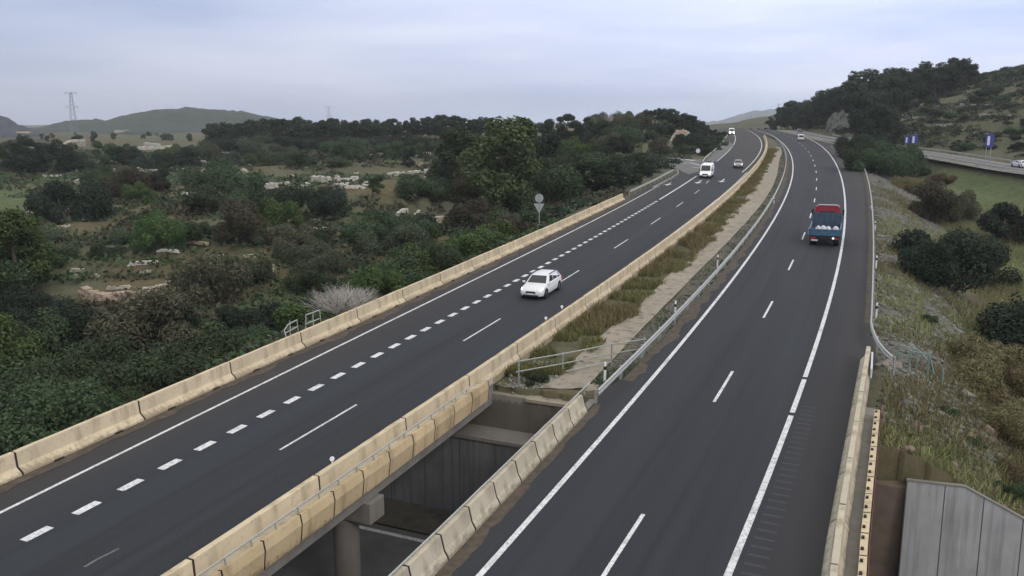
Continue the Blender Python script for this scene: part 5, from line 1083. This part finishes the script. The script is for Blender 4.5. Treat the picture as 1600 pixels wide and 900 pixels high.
n_ = 7600; d_ = np.where(np.arange(n_) < 5200, rng.uniform(95, 350, n_), rng.uniform(40, 300, n_)); px = np.where(np.arange(n_) < 5200, rng.uniform(-80, 1090, n_), rng.uniform(-900, -80, n_)); x_ = (px-800)/F*d_*cp*1.02; z_ = height(x_, d_); bx, by = project(x_, d_, z_); rad = rng.uniform(.6, 1.5, n_)*(.75+d_/320)
k = (lef(d_)-x_ > 3+rad) & (vnoise(x_, d_, 16, 51) > .40)
for a, b, c, e in clear: k &= ~((bx > a) & (bx < b) & (by > c-2) & (by < e+9) & (rng.random(n_) < .92))
C = np.c_[x_, d_, z_-.1][k]; rad = rad[k]; nv = vnoise(C[:, 0], C[:, 1], 24, 52)+rng.normal(0, .1, len(C))
for nm, sel, mt, lb_ in (('scrub', nv < .42, 'darkb', 'dark green low scrub spread over the middle of the left valley'), ('olive_scrub', (nv >= .42) & (nv < .72), 'olive', 'grey green low scrub spread over the middle of the left valley'), ('green_scrub', nv >= .72, 'shrubg', 'green low scrub spread over the middle of the left valley')):
    mounds(nm, C[sel], rad[sel], 60, M[mt], lb_)
n_ = 3600; d_ = rng.uniform(150, 440, n_); px = rng.uniform(1230, 1680, n_); x_ = (px-800)/F*d_*cp; ds_ = x_-XS(d_); k = (ds_ > 9) & (vnoise(x_, d_, 12, 53) > .25); x_, d_ = x_[k], d_[k]
C = np.c_[x_, d_, height(x_, d_)-.1]; rad = rng.uniform(.6, 1.5, len(C))*(.6+d_/330); sel = rng.random(len(C)) < .6
mounds('hill_scrub', C[sel], rad[sel], 50, M['darkb'], 'dark low scrub covering the terraced hill at the right'); mounds('olive_hill_scrub', C[~sel], rad[~sel], 50, M['olive'], 'grey green low scrub covering the terraced hill at the right')
# dirt gathered along the foot of the barriers
def dirt(name, La, d0, sgn, ya, yb, wd):
    ys = np.arange(ya, yb, .5); a = np.array([La.off(v, d0) for v in ys]); e = wd*(.35+1.1*vnoise(ys*0, ys, 1.3, 61)+.5*vnoise(ys*0, ys, .5, 62)); b = np.array([La.off(v, d0+sgn*w_) for v, w_ in zip(ys, e)]); z = zroad(ys)+.004; k = len(ys); i = np.arange(k-1)
    V = np.concatenate([np.c_[a, z], np.c_[b, z]]); tag(mesh_np(name, V, np.c_[i, i+k, i+k+1, i+1], M['dirt']), kind='structure')
M['dirt'] = simple('road_dirt', (.085, .07, .055), .95, var=.4, scale=3)
dirt('shoulder_dirt', L_LB, .3, 1, 0, 123, .55); dirt('shoulder_dirt', L_MB, -.32, -1, 0, 300, .3); dirt('shoulder_dirt', L_RP, 0, 1, 0, 38, .35); dirt('shoulder_dirt', L_MG, .05, 1, 41, 250, .5); dirt('shoulder_dirt', L_RG, -.05, -1, 52, 230, .3)
# ------------------------------------------------------------------ thin morning haze
hz = MB().box((0, 2400, 65), (8400, 5600, 170)).build('haze', None); tag(hz, kind='stuff', label='thin grey blue morning haze filling the whole valley', cat='haze')
m = bpy.data.materials.new('haze'); m.use_nodes = True; t = m.node_tree; t.nodes.clear(); o_ = t.nodes.new('ShaderNodeOutputMaterial'); pv = t.nodes.new('ShaderNodeVolumePrincipled')
pv.inputs['Color'].default_value = (.93, .96, 1.0, 1); pv.inputs['Density'].default_value = .00016; pv.inputs['Anisotropy'].default_value = .2; t.links.new(pv.outputs[0], o_.inputs['Volume']); hz.data.materials.clear(); hz.data.materials.append(m)

for px, py in ((519,722),(853,500),(878,482)):       # reflectors on the median barrier
    p = at(px, py, .85); o = MB().tube((0, 0, -.03), (0, 0, .06), .025, n=6).tube((0, -.03, .12), (0, .03, .12), .085, n=12).build('reflector', M['reflector']); o.location = tuple(p); tag(o, 'small round white reflector standing on top of the median barrier row', 'reflector', 'reflectors on the median barrier')
rb = Ribs(); rb.add(np.array([at(132,886)[:2], at(150,875)[:2], at(168,866)[:2], at(186,857)[:2]]), .09, .0045); rb.build('scuff_marking', simple('scuffed_asphalt', (.13, .13, .135), .9, var=.4, scale=8))
